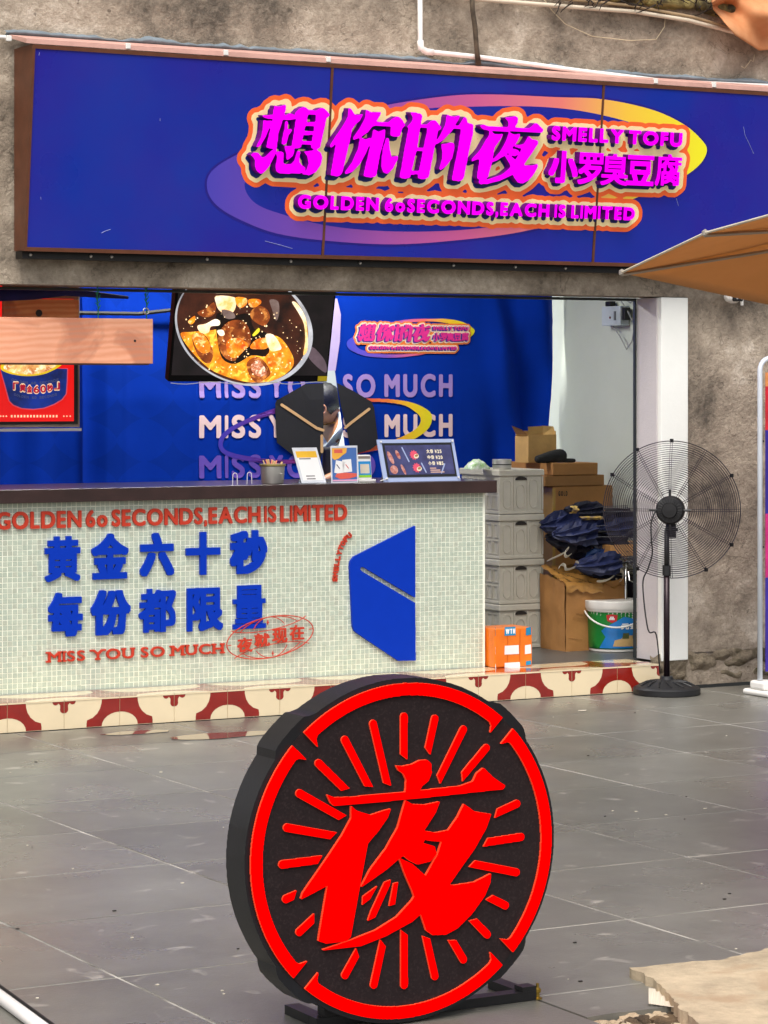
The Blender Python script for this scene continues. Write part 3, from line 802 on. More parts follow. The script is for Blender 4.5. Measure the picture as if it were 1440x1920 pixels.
def cloth_mat():
    m = M('royal_blue_cloth', (0, 50, 166), .85, var=.08, vs=3, bump=.0006, bs=300, spec=.1)
    n = m.node_tree.nodes; L = m.node_tree.links; b = n['Principled BSDF']
    g = n.new('ShaderNodeNewGeometry'); sp = n.new('ShaderNodeSeparateXYZ'); L.new(g.outputs['Position'], sp.inputs[0])
    def mth(op, a, bb=None):
        q = n.new('ShaderNodeMath'); q.operation = op
        for i, x in enumerate((a, bb)):
            if x is None: continue
            if isinstance(x, (int, float)): q.inputs[i].default_value = x
            else: L.new(x, q.inputs[i])
        return q.outputs[0]
    # printed stars, a little darker than the ground
    P = FK.uv(218, 785); P2 = FK.uv(325, 865); W = P2[0]-P[0]; H = P[1]-P2[1]
    u = mth('SUBTRACT', mth('FRACT', mth('ADD', mth('DIVIDE', mth('SUBTRACT', sp.outputs[0], P[0]), W), 100.5)), .5)
    v = mth('SUBTRACT', mth('FRACT', mth('ADD', mth('DIVIDE', mth('SUBTRACT', sp.outputs[2], P[1]), H), 100.5)), .5)
    r = mth('ADD', mth('POWER', mth('ABSOLUTE', mth('MULTIPLY', u, 2.)), .75), mth('POWER', mth('ABSOLUTE', mth('MULTIPLY', v, 2.)), .75))
    xm = PY(430, 800, KY).x
    f = mth('MULTIPLY', mth('MULTIPLY', mth('LESS_THAN', r, .95), mth('LESS_THAN', sp.outputs[0], xm)), .30)
    src = b.inputs['Base Color'].links[0].from_socket
    mx = n.new('ShaderNodeMix'); mx.data_type = 'RGBA'; L.new(f, mx.inputs[0]); L.new(src, mx.inputs[6]); mx.inputs[7].default_value = (*lin((0, 36, 116)), 1)
    L.new(mx.outputs[2], b.inputs['Base Color'])
    return m
clothb = cloth_mat()
xs0 = PY(604.5, 800, KY).x; xslit_t = PY(628, 700, KY).x; xslit_b = PY(655, 905, KY).x; zt = PY(620, 700, KY).z; zbt = PY(620, 905, KY).z
xend = PY(1031, 700, KY).x
def xr_edge(z): return xslit_t+(xslit_b-xslit_t)*(zt-z)/(zt-zbt)
ZC0, ZC1 = Z0+.25, 2.5
xseam = PY(156, 860, KY).x
g = grid_mesh(120, 50, lambda a, b: (lambda x, z: (x, KY+fold(x, z), z))(xseam+(xs0-xseam)*a, ZC0+(ZC1-ZC0)*b), clothb)
link('curtain_panel', g, cur)
g = grid_mesh(110, 60, lambda a, b: (lambda z: (lambda x: (x, KY+fold(x, z), z))(xr_edge(z)+((xend+.02*math.sin(z*4)+(-.03 if z < 1.2 else 0))-xr_edge(z))*a))(ZC0+(ZC1-ZC0)*b), clothb)
link('curtain_panel', g, cur)
g = grid_mesh(60, 30, lambda a, b: (lambda x, z: (x, KY+.035+fold(x, z)+.012*math.sin(x*22), z))(-3.35+(xseam+.03+3.35)*a, ZC0+(ZC1-ZC0)*b), clothb)
link('curtain_panel', g, cur)
# lilac lining strip hanging at the slit
lil = M('lilac_cloth', (190, 172, 222), .8, var=.05)
flat('lining_strip', [[FK.uv(*p) for p in [(630, 560), (637, 590), (635, 640), (627, 695), (613, 695), (618, 640), (624, 560)]]], FK, .012, .002, lil, cur)
cr1, cr2, cr3 = M('lilac_print', (168, 140, 214), .7, var=.05), M('cream_pink_print', (244, 212, 214), .7, var=.04), M('violet_print', (104, 76, 188), .7, var=.06)
def sub_warp(me):
    bm = bmesh.new(); bm.from_mesh(me)
    bmesh.ops.triangulate(bm, faces=bm.faces[:])
    for _ in range(2):
        ed = [e for e in bm.edges if e.calc_length() > .05]
        if ed: bmesh.ops.subdivide_edges(bm, edges=ed, cuts=1)
        bmesh.ops.triangulate(bm, faces=bm.faces[:])
    bm.to_mesh(me); bm.free(); cwarp(me)
zl = [(746.7, cr1), (822, cr2), (897.5, cr3)]
for yb, m in zl:
    for t_, xa_, xb_ in (('MISS', 373, 488), ('YO', 504, 572), ('SO', 642, 703), ('MUCH', 720, 848)):
        letters(t_, FK, (xa_, yb-(xa_-373)*.006), xb_, 44, .045, m, .004, .001, 'printed_letter', cur, gap=.17, space=.42, warp=sub_warp, res=60)
# small logo on the curtain
k = (FK.uv(876, 640)[0]-FK.uv(668, 640)[0])/(S.uv(1278, 300)[0]-S.uv(470, 300)[0])
s0 = S.uv(470, 250); t0 = FK.uv(668, 621)
Aff = (k, t0[0]-k*s0[0], t0[1]-k*s0[1])
sring = grad_mat('small_ring_print', [(0, (60, 70, 200)), (.3, (120, 80, 200)), (.6, (250, 110, 120)), (.8, (250, 200, 40)), (1, (240, 230, 20))], FK.uv(650, 640)[0], FK.uv(886, 640)[0], rough=.7)
tfm = lambda L: [(p[0]*k+Aff[1], p[1]*k+Aff[2]) for p in L]
flat('printed_ring', [tfm(og), tfm(ig)], FK, .004, .0005, sring, cur, warp=sub_warp)
logo_layer(.060, FK, .0060, M('orange_cloth_print', (250, 130, 50), .7), cur, 'printed_logo', Aff, sub_warp)
logo_layer(.032, FK, .0080, M('cream_cloth_print', (255, 226, 200), .7), cur, 'printed_logo', Aff, sub_warp)
lp = [P*k+np.array(Aff[1:]) for P in contours(ss, -.010*RL, X1, Y1, RL, .6)]
me = fill_mesh(lp, .0004, M('purple_cloth_print', (96, 50, 160), .7)); me.transform(FK.mat(.0100)); sub_warp(me); link('printed_logo', me, cur)
sm, X2, Y2 = sdf(allg, RL, .03, 1)
lp = [P*k+np.array(Aff[1:]) for P in contours(sm, -.006*RL, X2, Y2, RL, .6)]
me = fill_mesh(lp, .0004, M('pink_cloth_print', (236, 40, 150), .7)); me.transform(FK.mat(.0120)); sub_warp(me); link('printed_logo', me, cur)
# big oval and black cube over the slit
bring = grad_mat('oval_print', [(0, (58, 50, 180)), (.3, (100, 30, 130)), (.62, (210, 30, 70)), (.78, (250, 130, 60)), (.9, (250, 210, 30)), (1, (245, 235, 30))], FK.uv(405, 800)[0], FK.uv(812, 800)[0], rough=.7)
o1 = smooth_poly([(408, 836), (414, 815), (446, 792), (515, 766), (600, 751), (690, 747), (760, 752), (800, 768), (809, 785), (800, 806), (770, 826), (730, 838), (670, 851), (590, 864), (520, 870), (450, 862), (418, 851)], 4)
i1 = smooth_poly([(416, 835), (424, 817), (456, 796), (515, 776), (600, 759), (690, 753), (750, 758), (775, 770), (788, 785), (780, 803), (750, 820), (715, 832), (670, 843), (590, 857), (520, 862), (460, 855), (426, 846)], 4)
shape([np.vstack([poly_segs([FK.uv(*p) for p in o1]), poly_segs([FK.uv(*p) for p in i1])])], FK, .0058, .0006, bring, cur, 'printed_oval', res=380, warp=sub_warp, cut=(xs0-.02, xslit_b+.03))
blackc = M('black_cloth_print', (28, 28, 36), .75, var=.1, bump=.0005, bs=300); tanp = M('tan_print', (222, 178, 130), .7)
HL = [(570, 720), (604, 718), (604, 838), (598, 872), (585, 872), (554, 858), (518, 830), (517, 815), (514.5, 757), (517, 750), (533, 741)]
HR = [(629, 718), (660, 733), (694, 753), (699, 764), (707, 832), (692, 843), (668, 850), (656, 850), (648, 808), (636, 760)]
flat('printed_cube', [[FK.uv(*p) for p in HL]], FK, .015, .0006, blackc, cur, warp=sub_warp)
flat('printed_cube', [[FK.uv(*p) for p in HR]], FK, .015, .0006, blackc, cur, warp=sub_warp)
for pts in ([(526, 759), (592, 803), (603, 806.5)], [(644, 802), (656, 792), (689, 767)], [(601, 817), (601, 847)]):
    for a, b in zip(pts[:-1], pts[1:]):
        flat('printed_stroke', [[FK.uv(*p) for p in capsule(a, b, 5)]], FK, .019, .0006, tanp, cur, warp=sub_warp)
MB().tube([(-3.3, KY-.02, 2.42), (2.6, KY-.02, 2.42)], .012, 8).part('curtain_rod', steel, cur)

# ================================================================== INTERIOR LAMP
lp_ = thing('ceiling_lamp', 'long white tube lamp fixed under the kiosk ceiling behind the lintel', 'lamp', (.5, 1.5, 2.56))
bbox_part('housing', -1.2, 1.6, 1.46, 1.54, 2.56, 2.60, white_pl, lp_, .004)
MB().tube([(-1.18, 1.5, 2.545), (1.58, 1.5, 2.545)], .014, 10).part('tube', M('lit_tube', (255, 255, 250), .5, var=0, emit=6), lp_)
ad = bpy.data.lights.new('tube_light', 'AREA'); ao = bpy.data.objects.new('tube_light', ad); COL.objects.link(ao); ao.parent = lp_
ad.shape = 'RECTANGLE'; ad.size = 2.7; ad.size_y = .08; ad.energy = 24; ad.color = (1, .99, .94); ao.location = (-.3, 0, -.035)

l2 = thing('ceiling_lamp', 'short white tube lamp lighting the room behind the blue curtain', 'lamp', (1.1, 2.4, 2.56))
bbox_part('housing', .5, 1.7, 2.36, 2.44, 2.56, 2.60, white_pl, l2, .004)
MB().tube([(.52, 2.4, 2.545), (1.68, 2.4, 2.545)], .014, 10).part('tube', MATS['lit_tube'], l2)
ad2 = ad.copy(); ad2.size = 1.1; ad2.energy = 30; a2o = bpy.data.objects.new('tube_light', ad2); COL.objects.link(a2o); a2o.parent = l2; a2o.location = (0, 0, -.035)
# ================================================================== FOOD SCREEN
a_ = PY(330, 545, .42); b_ = PY(630, 548, .42); c_ = PY(316, 716, .58); d_ = PY(613, 716, .58)
V_ = (a_-c_).normalized()
FF = Frame(c_, (1, 0, 0), V_)
scr = thing('food_screen', 'large black screen hung in the kiosk opening showing a pan of braised food', 'screen', c_)
R0 = FF.uv(613, 717)[0]; top = .66
bb = MB(); bb.prism([(0, 0), (R0, 0), (R0+.0, top), (0, top)], -.05, 0, FF)
link('screen_body', bevel_mesh(bb.mesh(M('screen_black', (18, 17, 18), .6, spec=.1)), .004), scr)
imgd = M('screen_dark_image', (34, 26, 30), .3, var=.3, vs=9, rgb2=(14, 12, 14), emit=.25)
flat('image_area', [[(.012, .035), (R0-.01, .035), (R0-.01, top-.01), (.012, top-.01)]], FF, .0006, .0006, imgd, scr)
def Q(x, y): return FF.uv(320+x/4.5, 530+y/4.5)     # points in the enlarged view of the screen
def foodmat(n, c, c2, vs_=14, st=None, e=.55):
    return M(n, c, .3, var=.2, vs=vs_*.6, rgb2=c2, stain=st, sscale=vs_*1.1, emit=e)
def qpoly(name, P, mat, off, th=.0006, sm=4):
    return flat(name, [[Q(*p) for p in smooth_poly(P, sm)]], FF, off, th, mat, scr)
panr = foodmat('pan_rim', (206, 208, 214), (120, 120, 126), 6)
pan_out = ellipse((656, 330), 585, 488, 0, 40)
pan_old = [(75, 75), (72, 300), (82, 420), (130, 530), (215, 650), (340, 745), (480, 795), (640, 818), (800, 815), (950, 775), (1080, 680), (1190, 560), (1235, 430), (1240, 300), (1215, 180), (1170, 78), (600, 60)]
pan_in = ellipse((645, 322), 556, 478, 0, 40)
pan_old = [(92, 80), (90, 300), (100, 410), (150, 520), (235, 635), (350, 722), (480, 772), (640, 798), (790, 795), (930, 755), (1050, 668), (1150, 550), (1195, 430), (1200, 310), (1180, 200), (1130, 90), (600, 75)]
qpoly('handle', [(1190, 540), (1230, 450), (1330, 560), (1325, 660)], foodmat('pan_handle', (120, 100, 110), (70, 58, 64), 8, e=.3), .0016)
qpoly('pan_rim', pan_out, panr, .0024)
qpoly('pan', pan_in, foodmat('pan_inside', (84, 40, 24), (30, 15, 12), 14, None, .4), .0032)
qpoly('sauce', [(110, 420), (200, 400), (340, 380), (430, 360), (560, 330), (760, 380), (930, 380), (1010, 450), (1060, 560), (1040, 640), (930, 730), (790, 780), (640, 785), (480, 755), (350, 705), (240, 615), (160, 520)], foodmat('orange_sauce', (240, 160, 34), (190, 92, 14), 26, (252, 200, 70), .6), .0040)
brown = foodmat('braised_brown', (160, 76, 28), (84, 34, 12), 24, (214, 134, 62), .5)
orng = foodmat('orange_piece', (250, 150, 30), (190, 70, 14), 30, (255, 196, 120), .65)
pale = foodmat('pale_piece', (250, 240, 214), (226, 170, 90), 22, None, .75)
darkp = foodmat('dark_gap', (40, 18, 10), (12, 8, 6), 30, None, .2)
glint = foodmat('glint', (255, 232, 190), (240, 190, 120), 40, None, .8)
steam = foodmat('steam', (150, 130, 124), (90, 60, 50), 12, None, .4)
qpoly('ladle_glint', [(890, 80), (960, 85), (965, 170), (945, 240), (925, 240), (905, 160)], steam, .0048)
qpoly('dark_gap', [(430, 230), (560, 240), (700, 210), (740, 330), (860, 370), (860, 500), (820, 560), (700, 560), (560, 640), (450, 600), (420, 430)], darkp, .0048)
PCS = [([(435, 80), (590, 80), (600, 140), (575, 200), (520, 240), (450, 195), (430, 140)], pale),
 ([(600, 80), (690, 80), (690, 130), (640, 165), (605, 140)], orng), ([(710, 90), (800, 80), (815, 110), (760, 150), (715, 145)], orng),
 ([(720, 190), (790, 135), (860, 160), (880, 230), (830, 300), (760, 280), (720, 240)], brown),
 ([(265, 230), (340, 190), (410, 135), (425, 190), (390, 250), (310, 265)], brown), ([(180, 310), (240, 260), (235, 310), (200, 335)], orng),
 ([(260, 340), (330, 320), (410, 275), (450, 290), (440, 325), (370, 340), (350, 390), (300, 405), (265, 380)], pale),
 ([(205, 430), (260, 400), (310, 410), (350, 470), (375, 560), (350, 640), (300, 650), (250, 600), (215, 520)], brown),
 ([(205, 430), (265, 402), (310, 420), (350, 490), (345, 550), (290, 570), (235, 530)], orng),
 ([(430, 400), (520, 290), (640, 270), (700, 350), (690, 480), (600, 520), (560, 610), (480, 600), (430, 520)], brown),
 ([(500, 450), (600, 420), (680, 470), (640, 520), (560, 590), (500, 560)], orng),
 ([(700, 470), (760, 415), (850, 400), (865, 440), (830, 490), (760, 500), (700, 500)], orng),
 ([(830, 380), (900, 370), (960, 470), (920, 500), (860, 500)], pale),
 ([(820, 560), (880, 510), (960, 520), (1010, 580), (990, 630), (900, 650), (840, 630)], orng),
 ([(650, 640), (700, 580), (770, 570), (830, 630), (850, 700), (800, 750), (730, 780), (680, 740)], brown),
 ([(690, 640), (750, 590), (800, 640), (820, 700), (760, 730), (700, 700)], foodmat('glazed_piece', (214, 130, 90), (110, 46, 24), 60, (255, 220, 190), .6)),
 ([(420, 370), (470, 360), (480, 400), (440, 410)], pale), ([(470, 190), (560, 200), (580, 250), (500, 260)], steam),
 ([(720, 380), (775, 320), (780, 350), (735, 390)], foodmat('yellow_bit', (236, 226, 60), (200, 170, 30), 30, None, .7)),
 ([(1075, 82), (1120, 90), (1180, 200), (1190, 330), (1180, 470), (1140, 520), (1165, 400), (1165, 260), (1120, 160)], pale)]
for i, (P, m) in enumerate(PCS): qpoly('food_piece', P, m, .0056+i*.0003, .0004, 3)
random.seed(5)
gl = MB()
for _ in range(130):
    t = random.uniform(0, 2*PI); rr_ = math.sqrt(random.random())
    x, y = 640+540*rr_*math.cos(t), 430+340*rr_*math.sin(t)
    if y < 90: continue
    s_ = random.uniform(2.5, 9); c0_ = Q(x, y); r_ = s_/4.5*.0024
    n_ = random.randint(4, 6)
    gl.prism([(c0_[0]+r_*random.uniform(.6, 1.4)*math.cos(2*PI*k_/n_), c0_[1]+r_*random.uniform(.6, 1.4)*math.sin(2*PI*k_/n_)) for k_ in range(n_)], .0118, .0122, FF)
gl.part('glints', glint, scr, kind='stuff')
MB().prism([(R0-.055, .006), (R0-.003, .006), (R0-.003, .032), (R0-.055, .032)], .001, .003, FF).part('yellow_sticker', M('yellow_label', (236, 206, 20), .5), scr)
cl = MB(); pp = [FF.w(.01+R0*.96*k/20, -.004-.006*math.sin(k*.9), .004) for k in range(21)]; cl.tube(pp, .002, 5).part('edge_wire', white_pl, scr)
MB().box(a_.x+.2, a_.x+.24, .5, .54, 2.3, 2.6).box(b_.x-.24, b_.x-.2, .5, .54, 2.3, 2.6).part('bracket', black_m, scr)

# ================================================================== HANGING WOODEN BOARDS
wood_o = M('orange_pine', (250, 168, 104), .6, var=.10, vs=3, bump=.0008, bs=40, stain=(196, 120, 84), sscale=5)
wood_p = M('salmon_pine', (255, 184, 148), .6, var=.06, vs=2.5, bump=.0008, bs=40, stain=(206, 140, 112), sscale=4)
def grain(m, c, f=.45, sc=7.):
    n = m.node_tree.nodes; L = m.node_tree.links; b = n['Principled BSDF']; g = n.new('ShaderNodeNewGeometry')
    mp = n.new('ShaderNodeMapping'); mp.inputs['Scale'].default_value = (.45, 1, 1.6); L.new(g.outputs['Position'], mp.inputs['Vector'])
    w_ = n.new('ShaderNodeTexWave'); w_.wave_type = 'RINGS'; w_.rings_direction = 'Y'; w_.inputs['Scale'].default_value = sc; w_.inputs['Distortion'].default_value = 7
    w_.inputs['Detail'].default_value = 5; w_.inputs['Detail Scale'].default_value = 1.2; L.new(mp.outputs[0], w_.inputs['Vector'])
    q = n.new('ShaderNodeMath'); q.operation = 'MULTIPLY'; q.inputs[1].default_value = f; L.new(w_.outputs[1], q.inputs[0])
    x = n.new('ShaderNodeMix'); x.data_type = 'RGBA'; src = b.inputs['Base Color'].links[0].from_socket
    L.new(q.outputs[0], x.inputs[0]); L.new(src, x.inputs[6]); x.inputs[7].default_value = (*lin(c), 1); L.new(x.outputs[2], b.inputs['Base Color'])
grain(wood_p, (226, 132, 84)); grain(wood_o, (214, 104, 50), .6)
a1 = PY(0, 593, .15); a2 = PY(285, 598, .15); a3 = PY(287, 682, .15)
wb = thing('hanging_board', 'long salmon pine board box hung on green string at the left of the opening', 'wooden board', (a1.x, .15, a3.z))
bbox_part('board', -3.0, a3.x, .15, .17, a3.z, a2.z, wood_p, wb, .003)
MB().box(-3.0, a3.x-.01, .171, .31, a3.z-.006, a3.z+.012).part('underside', M('grey_board', (120, 96, 84), .8), wb)
MB().box(-3.0, a3.x-.01, .30, .31, a3.z+.013, a2.z-.01).part('back_board', wood_o, wb)
for (px_, py_) in ((253, 639),):
    p = PY(px_, py_, .149); MB().lathe((0, 0, 0), [(.0, 0), (.006, 0), (.006, .001), (0, .001)], 10, Matrix.Translation(p) @ Matrix.Rotation(PI/2, 4, 'X')).part('nail_hole', blackp, wb)
greenstr = M('green_string', (20, 130, 90), .6)
for i, (px_, yk) in enumerate(((184, 577), (275, 570))):
    p0 = PY(px_, 592 if i == 0 else 590, .2); p1 = PY(px_-1, yk, .2)
    MB().tube([(p0.x, .2, a2.z-.02), (p1.x+.003, .2, p1.z), (p1.x-.002, .2, (p1.z+ZL)/2), (p1.x, .2, ZL)], .0028, 6).part('string', greenstr, wb)
    q = MB()
    for k in range(7): q.tube([(p1.x+.004*math.sin(k*2), .197, p1.z+.012*k-.01), (p1.x+.012*math.cos(k*3), .194, p1.z+.012*k+.012)], .0025, 5)
    q.part('knot', greenstr, wb)
p = PY(274, 588, .19); q = MB(); q.tube([(p.x+.014*math.cos(t), .19, p.z+.012+.014*math.sin(t)) for t in [2*PI*k/12 for k in range(12)]], .003, 6, closed=True); q.part('screw_eye', steel, wb)
b1 = PY(6, 548, .7); b2 = PY(148, 592, .7)
wb2 = thing('rear_board', 'short orange pine board hanging behind the long salmon board', 'wooden board', ((b1.x+b2.x)/2, .7, b2.z-.05))
bbox_part('board', b1.x, b2.x, .7, .72, b2.z-.05, b1.z-.028, wood_o, wb2, .003)
MB().box(b1.x+.002, b2.x-.002, .705, .718, b1.z-.026, 2.6).part('upper_board', M('faded_pine', (176, 128, 104), .7), wb2)
p = PY(73, 587, .699); MB().lathe((0, 0, 0), [(.0, 0), (.017, 0), (.017, .001), (0, .001)], 16, Matrix.Translation(p) @ Matrix.Rotation(PI/2, 4, 'X')).part('round_hole', blackp, wb2)
MB().tube([(-3.2, KY-.07, PY(200, 588, KY).z), (PY(250, 588, KY).x, KY-.07, PY(250, 589, KY).z), (PY(330, 582, KY).x, KY-.07, PY(330, 580, KY).z), (PY(420, 575, KY).x, KY-.07, PY(420, 572, KY).z)], .012, 6).part('cable', blackp)
single(COL.objects['cable'], 'thick black cable strung in front of the blue curtain near the screen', 'cable')
# blue rolled cloth just under the lintel, left
q = MB(); p0 = PY(0, 545, .5); p1 = PY(240, 548, .5)
q.tube([(-3.1+(p1.x+3.1)*k/14, .5, p0.z+.012*math.sin(k*1.7)-.01) for k in range(15)], [.028*(1 if k < 12 else (15-k)/4) for k in range(15)], 8).part('cloth_roll', M('navy_cloth', (28, 36, 110), .8, var=.2), None, smooth=True)
single(COL.objects['cloth_roll'], 'rolled dark blue cloth tucked under the lintel at the far left', 'cloth')

# ================================================================== RED POSTER BOX
PYY = 1.55; FP_ = FY(PYY)
pr0 = PY(0, 803, PYY); pr1 = PY(150, 690, PYY)
po = thing('red_poster_box', 'red framed light box poster of a blue food tub hanging left in the kiosk', 'poster', (pr0.x-.1, PYY, pr0.z))
FPo = FP_
xr_ = FP_.uv(150, 800)[0]; xl_ = xr_-1.15; zb_ = FP_.uv(100, 801)[1]; zt_ = zb_+.78
bbox_part('case', xl_, xr_, PYY+.003, PYY+.06, zb_, zt_, M('poster_frame', (150, 132, 116), .4, .4), po, .003)
bbox_part('inner_frame', xl_+.02, xr_-.012, PYY-.002, PYY+.0025, zb_+.014, zt_-.02, blackp, po, .001)
redp = M('red_poster_print', (236, 18, 16), .35, var=.05, vs=5, emit=.35)
z2 = FP_.uv(100, 790)[1]; x2_ = FP_.uv(138, 700)[0]
flat('red_print', [[(xl_+.03, z2), (x2_, z2), (x2_, zt_-.03), (xl_+.03, zt_-.03)]], FP_, .003, .001, redp, po)
def Rp(x, y): return FP_.uv(x/8.47, 680+y/8.47)
tub = [Rp(*p) for p in [(0, 95), (15, 180), (80, 420), (130, 610), (200, 680), (330, 735), (520, 750), (700, 730), (860, 670), (990, 590), (1055, 500), (1070, 300), (1075, 90), (900, 90)]]
flat('tub_outline', [[(u*1.0, v) for u, v in tub]], FP_, .0042, .0006, M('tub_edge', (226, 90, 110), .4, emit=.3), po)
flat('tub_print', [[Rp(*p) for p in [(0, 110), (25, 180), (95, 420), (145, 605), (210, 668), (340, 720), (520, 736), (690, 716), (850, 655), (975, 580), (1038, 495), (1055, 300), (1060, 100), (900, 95)]]], FP_, .005, .0006,
     M('tub_blue_print', (22, 60, 170), .4, var=.2, vs=6, rgb2=(24, 34, 80), emit=.25), po)
flat('tub_rim', [[Rp(*p) for p in smooth_poly([(0, 80), (100, 160), (300, 205), (500, 212), (700, 180), (860, 110), (900, 85), (980, 20), (900, -60), (500, -130), (100, -80)], 4)]], FP_, .0058, .0005, M('yellow_rim_print', (240, 205, 30), .4, emit=.4), po)
flat('tub_food', [[Rp(*p) for p in smooth_poly([(50, 80), (140, 140), (300, 180), (500, 186), (680, 155), (820, 95), (900, 20), (800, -40), (500, -100), (150, -50)], 4)]], FP_, .0066, .0005, foodmat('tub_food_print', (250, 214, 130), (170, 70, 20), 30, (255, 240, 200)), po)
def curved_text(txt, x0, x1, y0, sag, h, mat, e_k, off, name='printed_letter'):
    n = len(txt)
    for i, ch in enumerate(txt):
        if ch == ' ': continue
        t = (i+.5)/n; xc = x0+(x1-x0)*t; yc = y0+sag*(1-(2*t-1)**2)
        wd = (x1-x0)/n*.86; u0, v1 = Rp(xc-wd/2, yc-h/2); u1, v0 = Rp(xc+wd/2, yc+h/2); e = e_k*(v1-v0)
        shape([fit(glyph(ch), u0, u1, v0, v1, e)], FP_, off, .0005, mat, po, name, grow=e, res=60/(v1-v0))
greyb = M('grey_blue_print', (96, 108, 158), .5, emit=.1)
curved_text('GOLDEN 60 SECONDS', 170, 930, 265, 60, 44, greyb, .05, .0060)
curved_text('GOLDEN 60 SECONDS', 210, 900, 500, 55, 42, greyb, .05, .0060)
pinkp = M('pink_print', (216, 40, 130), .5, emit=.3); crp = M('cream_poster_print', (250, 214, 170), .5, emit=.4)
curved_text('「黄金60秒」', 190, 950, 350, 75, 150, crp, .10, .0062)
curved_text('「黄金60秒」', 190, 950, 350, 75, 116, M('crimson_print', (190, 10, 50), .5, emit=.3), .045, .0070)
for k in range(15):
    u, v = Rp(180+k*51, 850); MB().prism([(u-.0046, v-.006), (u+.0046, v-.006), (u+.0046, v+.006), (u-.0046, v+.006)], .0045, .005, FP_).part('printed_mark', crp, po)
for x in (5, 48, 96, 1008, 1056, 1110):
    u, v = Rp(x, 850); MB().prism([(u-.005, v), (u, v-.005), (u+.005, v), (u, v+.005)], .0045, .005, FP_).part('printed_mark', crp, po)
MB().box(xl_, xr_, PYY-.02, PYY+.0, zb_-.02, zb_-.006).part('ledge', white_pl, po)
for x in (xl_+.2, xr_-.2): MB().tube([(x, PYY+.03, zt_-.02), (x, PYY+.03, 2.6)], .004, 6).part('hanger', steel, po)

# ================================================================== PERSON behind the slit
PYp = 2.62
def pp_(x, y, dy=0.): return PY(x, y, PYp+dy)
def skin_fig(name, pts, edges, radii, mat, parent, sub=2, root=0):
    me = bpy.data.meshes.new('s'); me.from_pydata([tuple(p) for p in pts], edges, []); o = bpy.data.objects.new('s', me); COL.objects.link(o)
    sk = o.modifiers.new('s', 'SKIN'); sk.use_smooth_shade = True
    for i, r in enumerate(radii):
        me.skin_vertices[0].data[i].radius = (r, r) if not isinstance(r, tuple) else r
    me.skin_vertices[0].data[root].use_root = True
    ss_ = o.modifiers.new('u', 'SUBSURF'); ss_.levels = sub; ss_.render_levels = sub
    m2 = bpy.data.meshes.new_from_object(o.evaluated_get(bpy.context.evaluated_depsgraph_get()))
    bpy.data.objects.remove(o); m2.materials.clear(); m2.materials.append(mat)
    return link(name, m2, parent)
hd = pp_(606, 758); nk = pp_(621, 784); sh_ = pp_(643, 797); ch_ = pp_(640, 848, .02); pel = pp_(640, 915, .05)
per = thing('person', 'person in a white t-shirt and black apron bending down behind the curtain slit', 'person', (pel.x, PYp, Z0))
skinm = M('skin', (176, 122, 84), .5, var=.06, vs=12); hairm = M('black_hair', (20, 18, 18), .5, var=.3, vs=60, bump=.003, bs=120)
tee = M('white_tshirt', (214, 224, 214), .85, var=.04, vs=8, bump=.004, bs=14); apr = M('black_apron', (38, 36, 38), .8, var=.2, vs=9)
V = Vector
L_ = []
pts = [pel, ch_, sh_+V((-.02, 0, .0)), nk, hd+V((.01, 0, -.05)), hd+V((-.03, 0, .05)), hd+V((-.09, -.005, -.06)),
       sh_+V((0, -.19, -.03)), sh_+V((-.14, -.24, -.28)), sh_+V((-.34, -.22, -.36)), sh_+V((0, .19, -.03)), sh_+V((-.14, .24, -.28)), sh_+V((-.34, .2, -.36)),
       V((pel.x, PYp-.1, pel.z-.08)), V((pel.x-.04, PYp-.11, .55)), V((pel.x+.03, PYp-.11, Z0+.07)), V((pel.x-.13, PYp-.12, Z0+.04)),
       V((pel.x, PYp+.2, pel.z-.08)), V((pel.x-.04, PYp+.21, .55)), V((pel.x+.03, PYp+.21, Z0+.07)), V((pel.x-.13, PYp+.22, Z0+.04))]
ed = [(0, 1), (1, 2), (2, 3), (3, 4), (4, 5), (4, 6), (2, 7), (7, 8), (8, 9), (2, 10), (10, 11), (11, 12), (0, 13), (13, 14), (14, 15), (15, 16), (0, 17), (17, 18), (18, 19), (19, 20)]
rad = [.13, .13, .11, .055, .085, .085, .045, .06, .042, .03, .06, .042, .03, .09, .06, .045, .035, .09, .06, .045, .035]
body = skin_fig('body', pts, ed, rad, skinm, per)
skin_fig('tshirt', [pel+V((0, 0, .04)), ch_, sh_+V((-.02, 0, 0)), nk+V((.012, 0, -.03)), sh_+V((0, -.19, -.03)), sh_+V((-.10, -.225, -.2)), sh_+V((0, .19, -.03)), sh_+V((-.10, .225, -.2))],
         [(0, 1), (1, 2), (2, 3), (2, 4), (4, 5), (2, 6), (6, 7)], [.155, .16, .155, .088, .09, .075, .085, .075], tee, per)
skin_fig('trousers', [pts[0]+V((0, 0, -.02))]+[pts[i] for i in (13, 14, 15, 17, 18, 19)], [(0, 1), (1, 2), (2, 3), (0, 4), (4, 5), (5, 6)], [.15, .115, .085, .065, .115, .085, .065], apr, per)
q = MB(); hm = Matrix.Translation(hd+V((-.01, 0, .035))) @ Matrix.Diagonal((1.12, .95, 1.05, 1))
vs_, fs_ = [], []
for i in range(13):
    th = PI*i/12*.62
    for k in range(24):
        a = 2*PI*k/24; r = .098*(1+.05*noise.noise((math.cos(a)*3, math.sin(a)*3, th*5)))
        vs_.append((r*math.sin(th)*math.cos(a)+.012, r*math.sin(th)*math.sin(a), r*math.cos(th)-(.02 if i == 12 else 0)))
for i in range(12):
    for k in range(24): fs_.append((i*24+k, i*24+(k+1) % 24, (i+1)*24+(k+1) % 24, (i+1)*24+k))
q.add(vs_, fs_, hm @ Matrix.Rotation(math.radians(38), 4, 'Y')); q.part('hair', hairm, per, smooth=True)
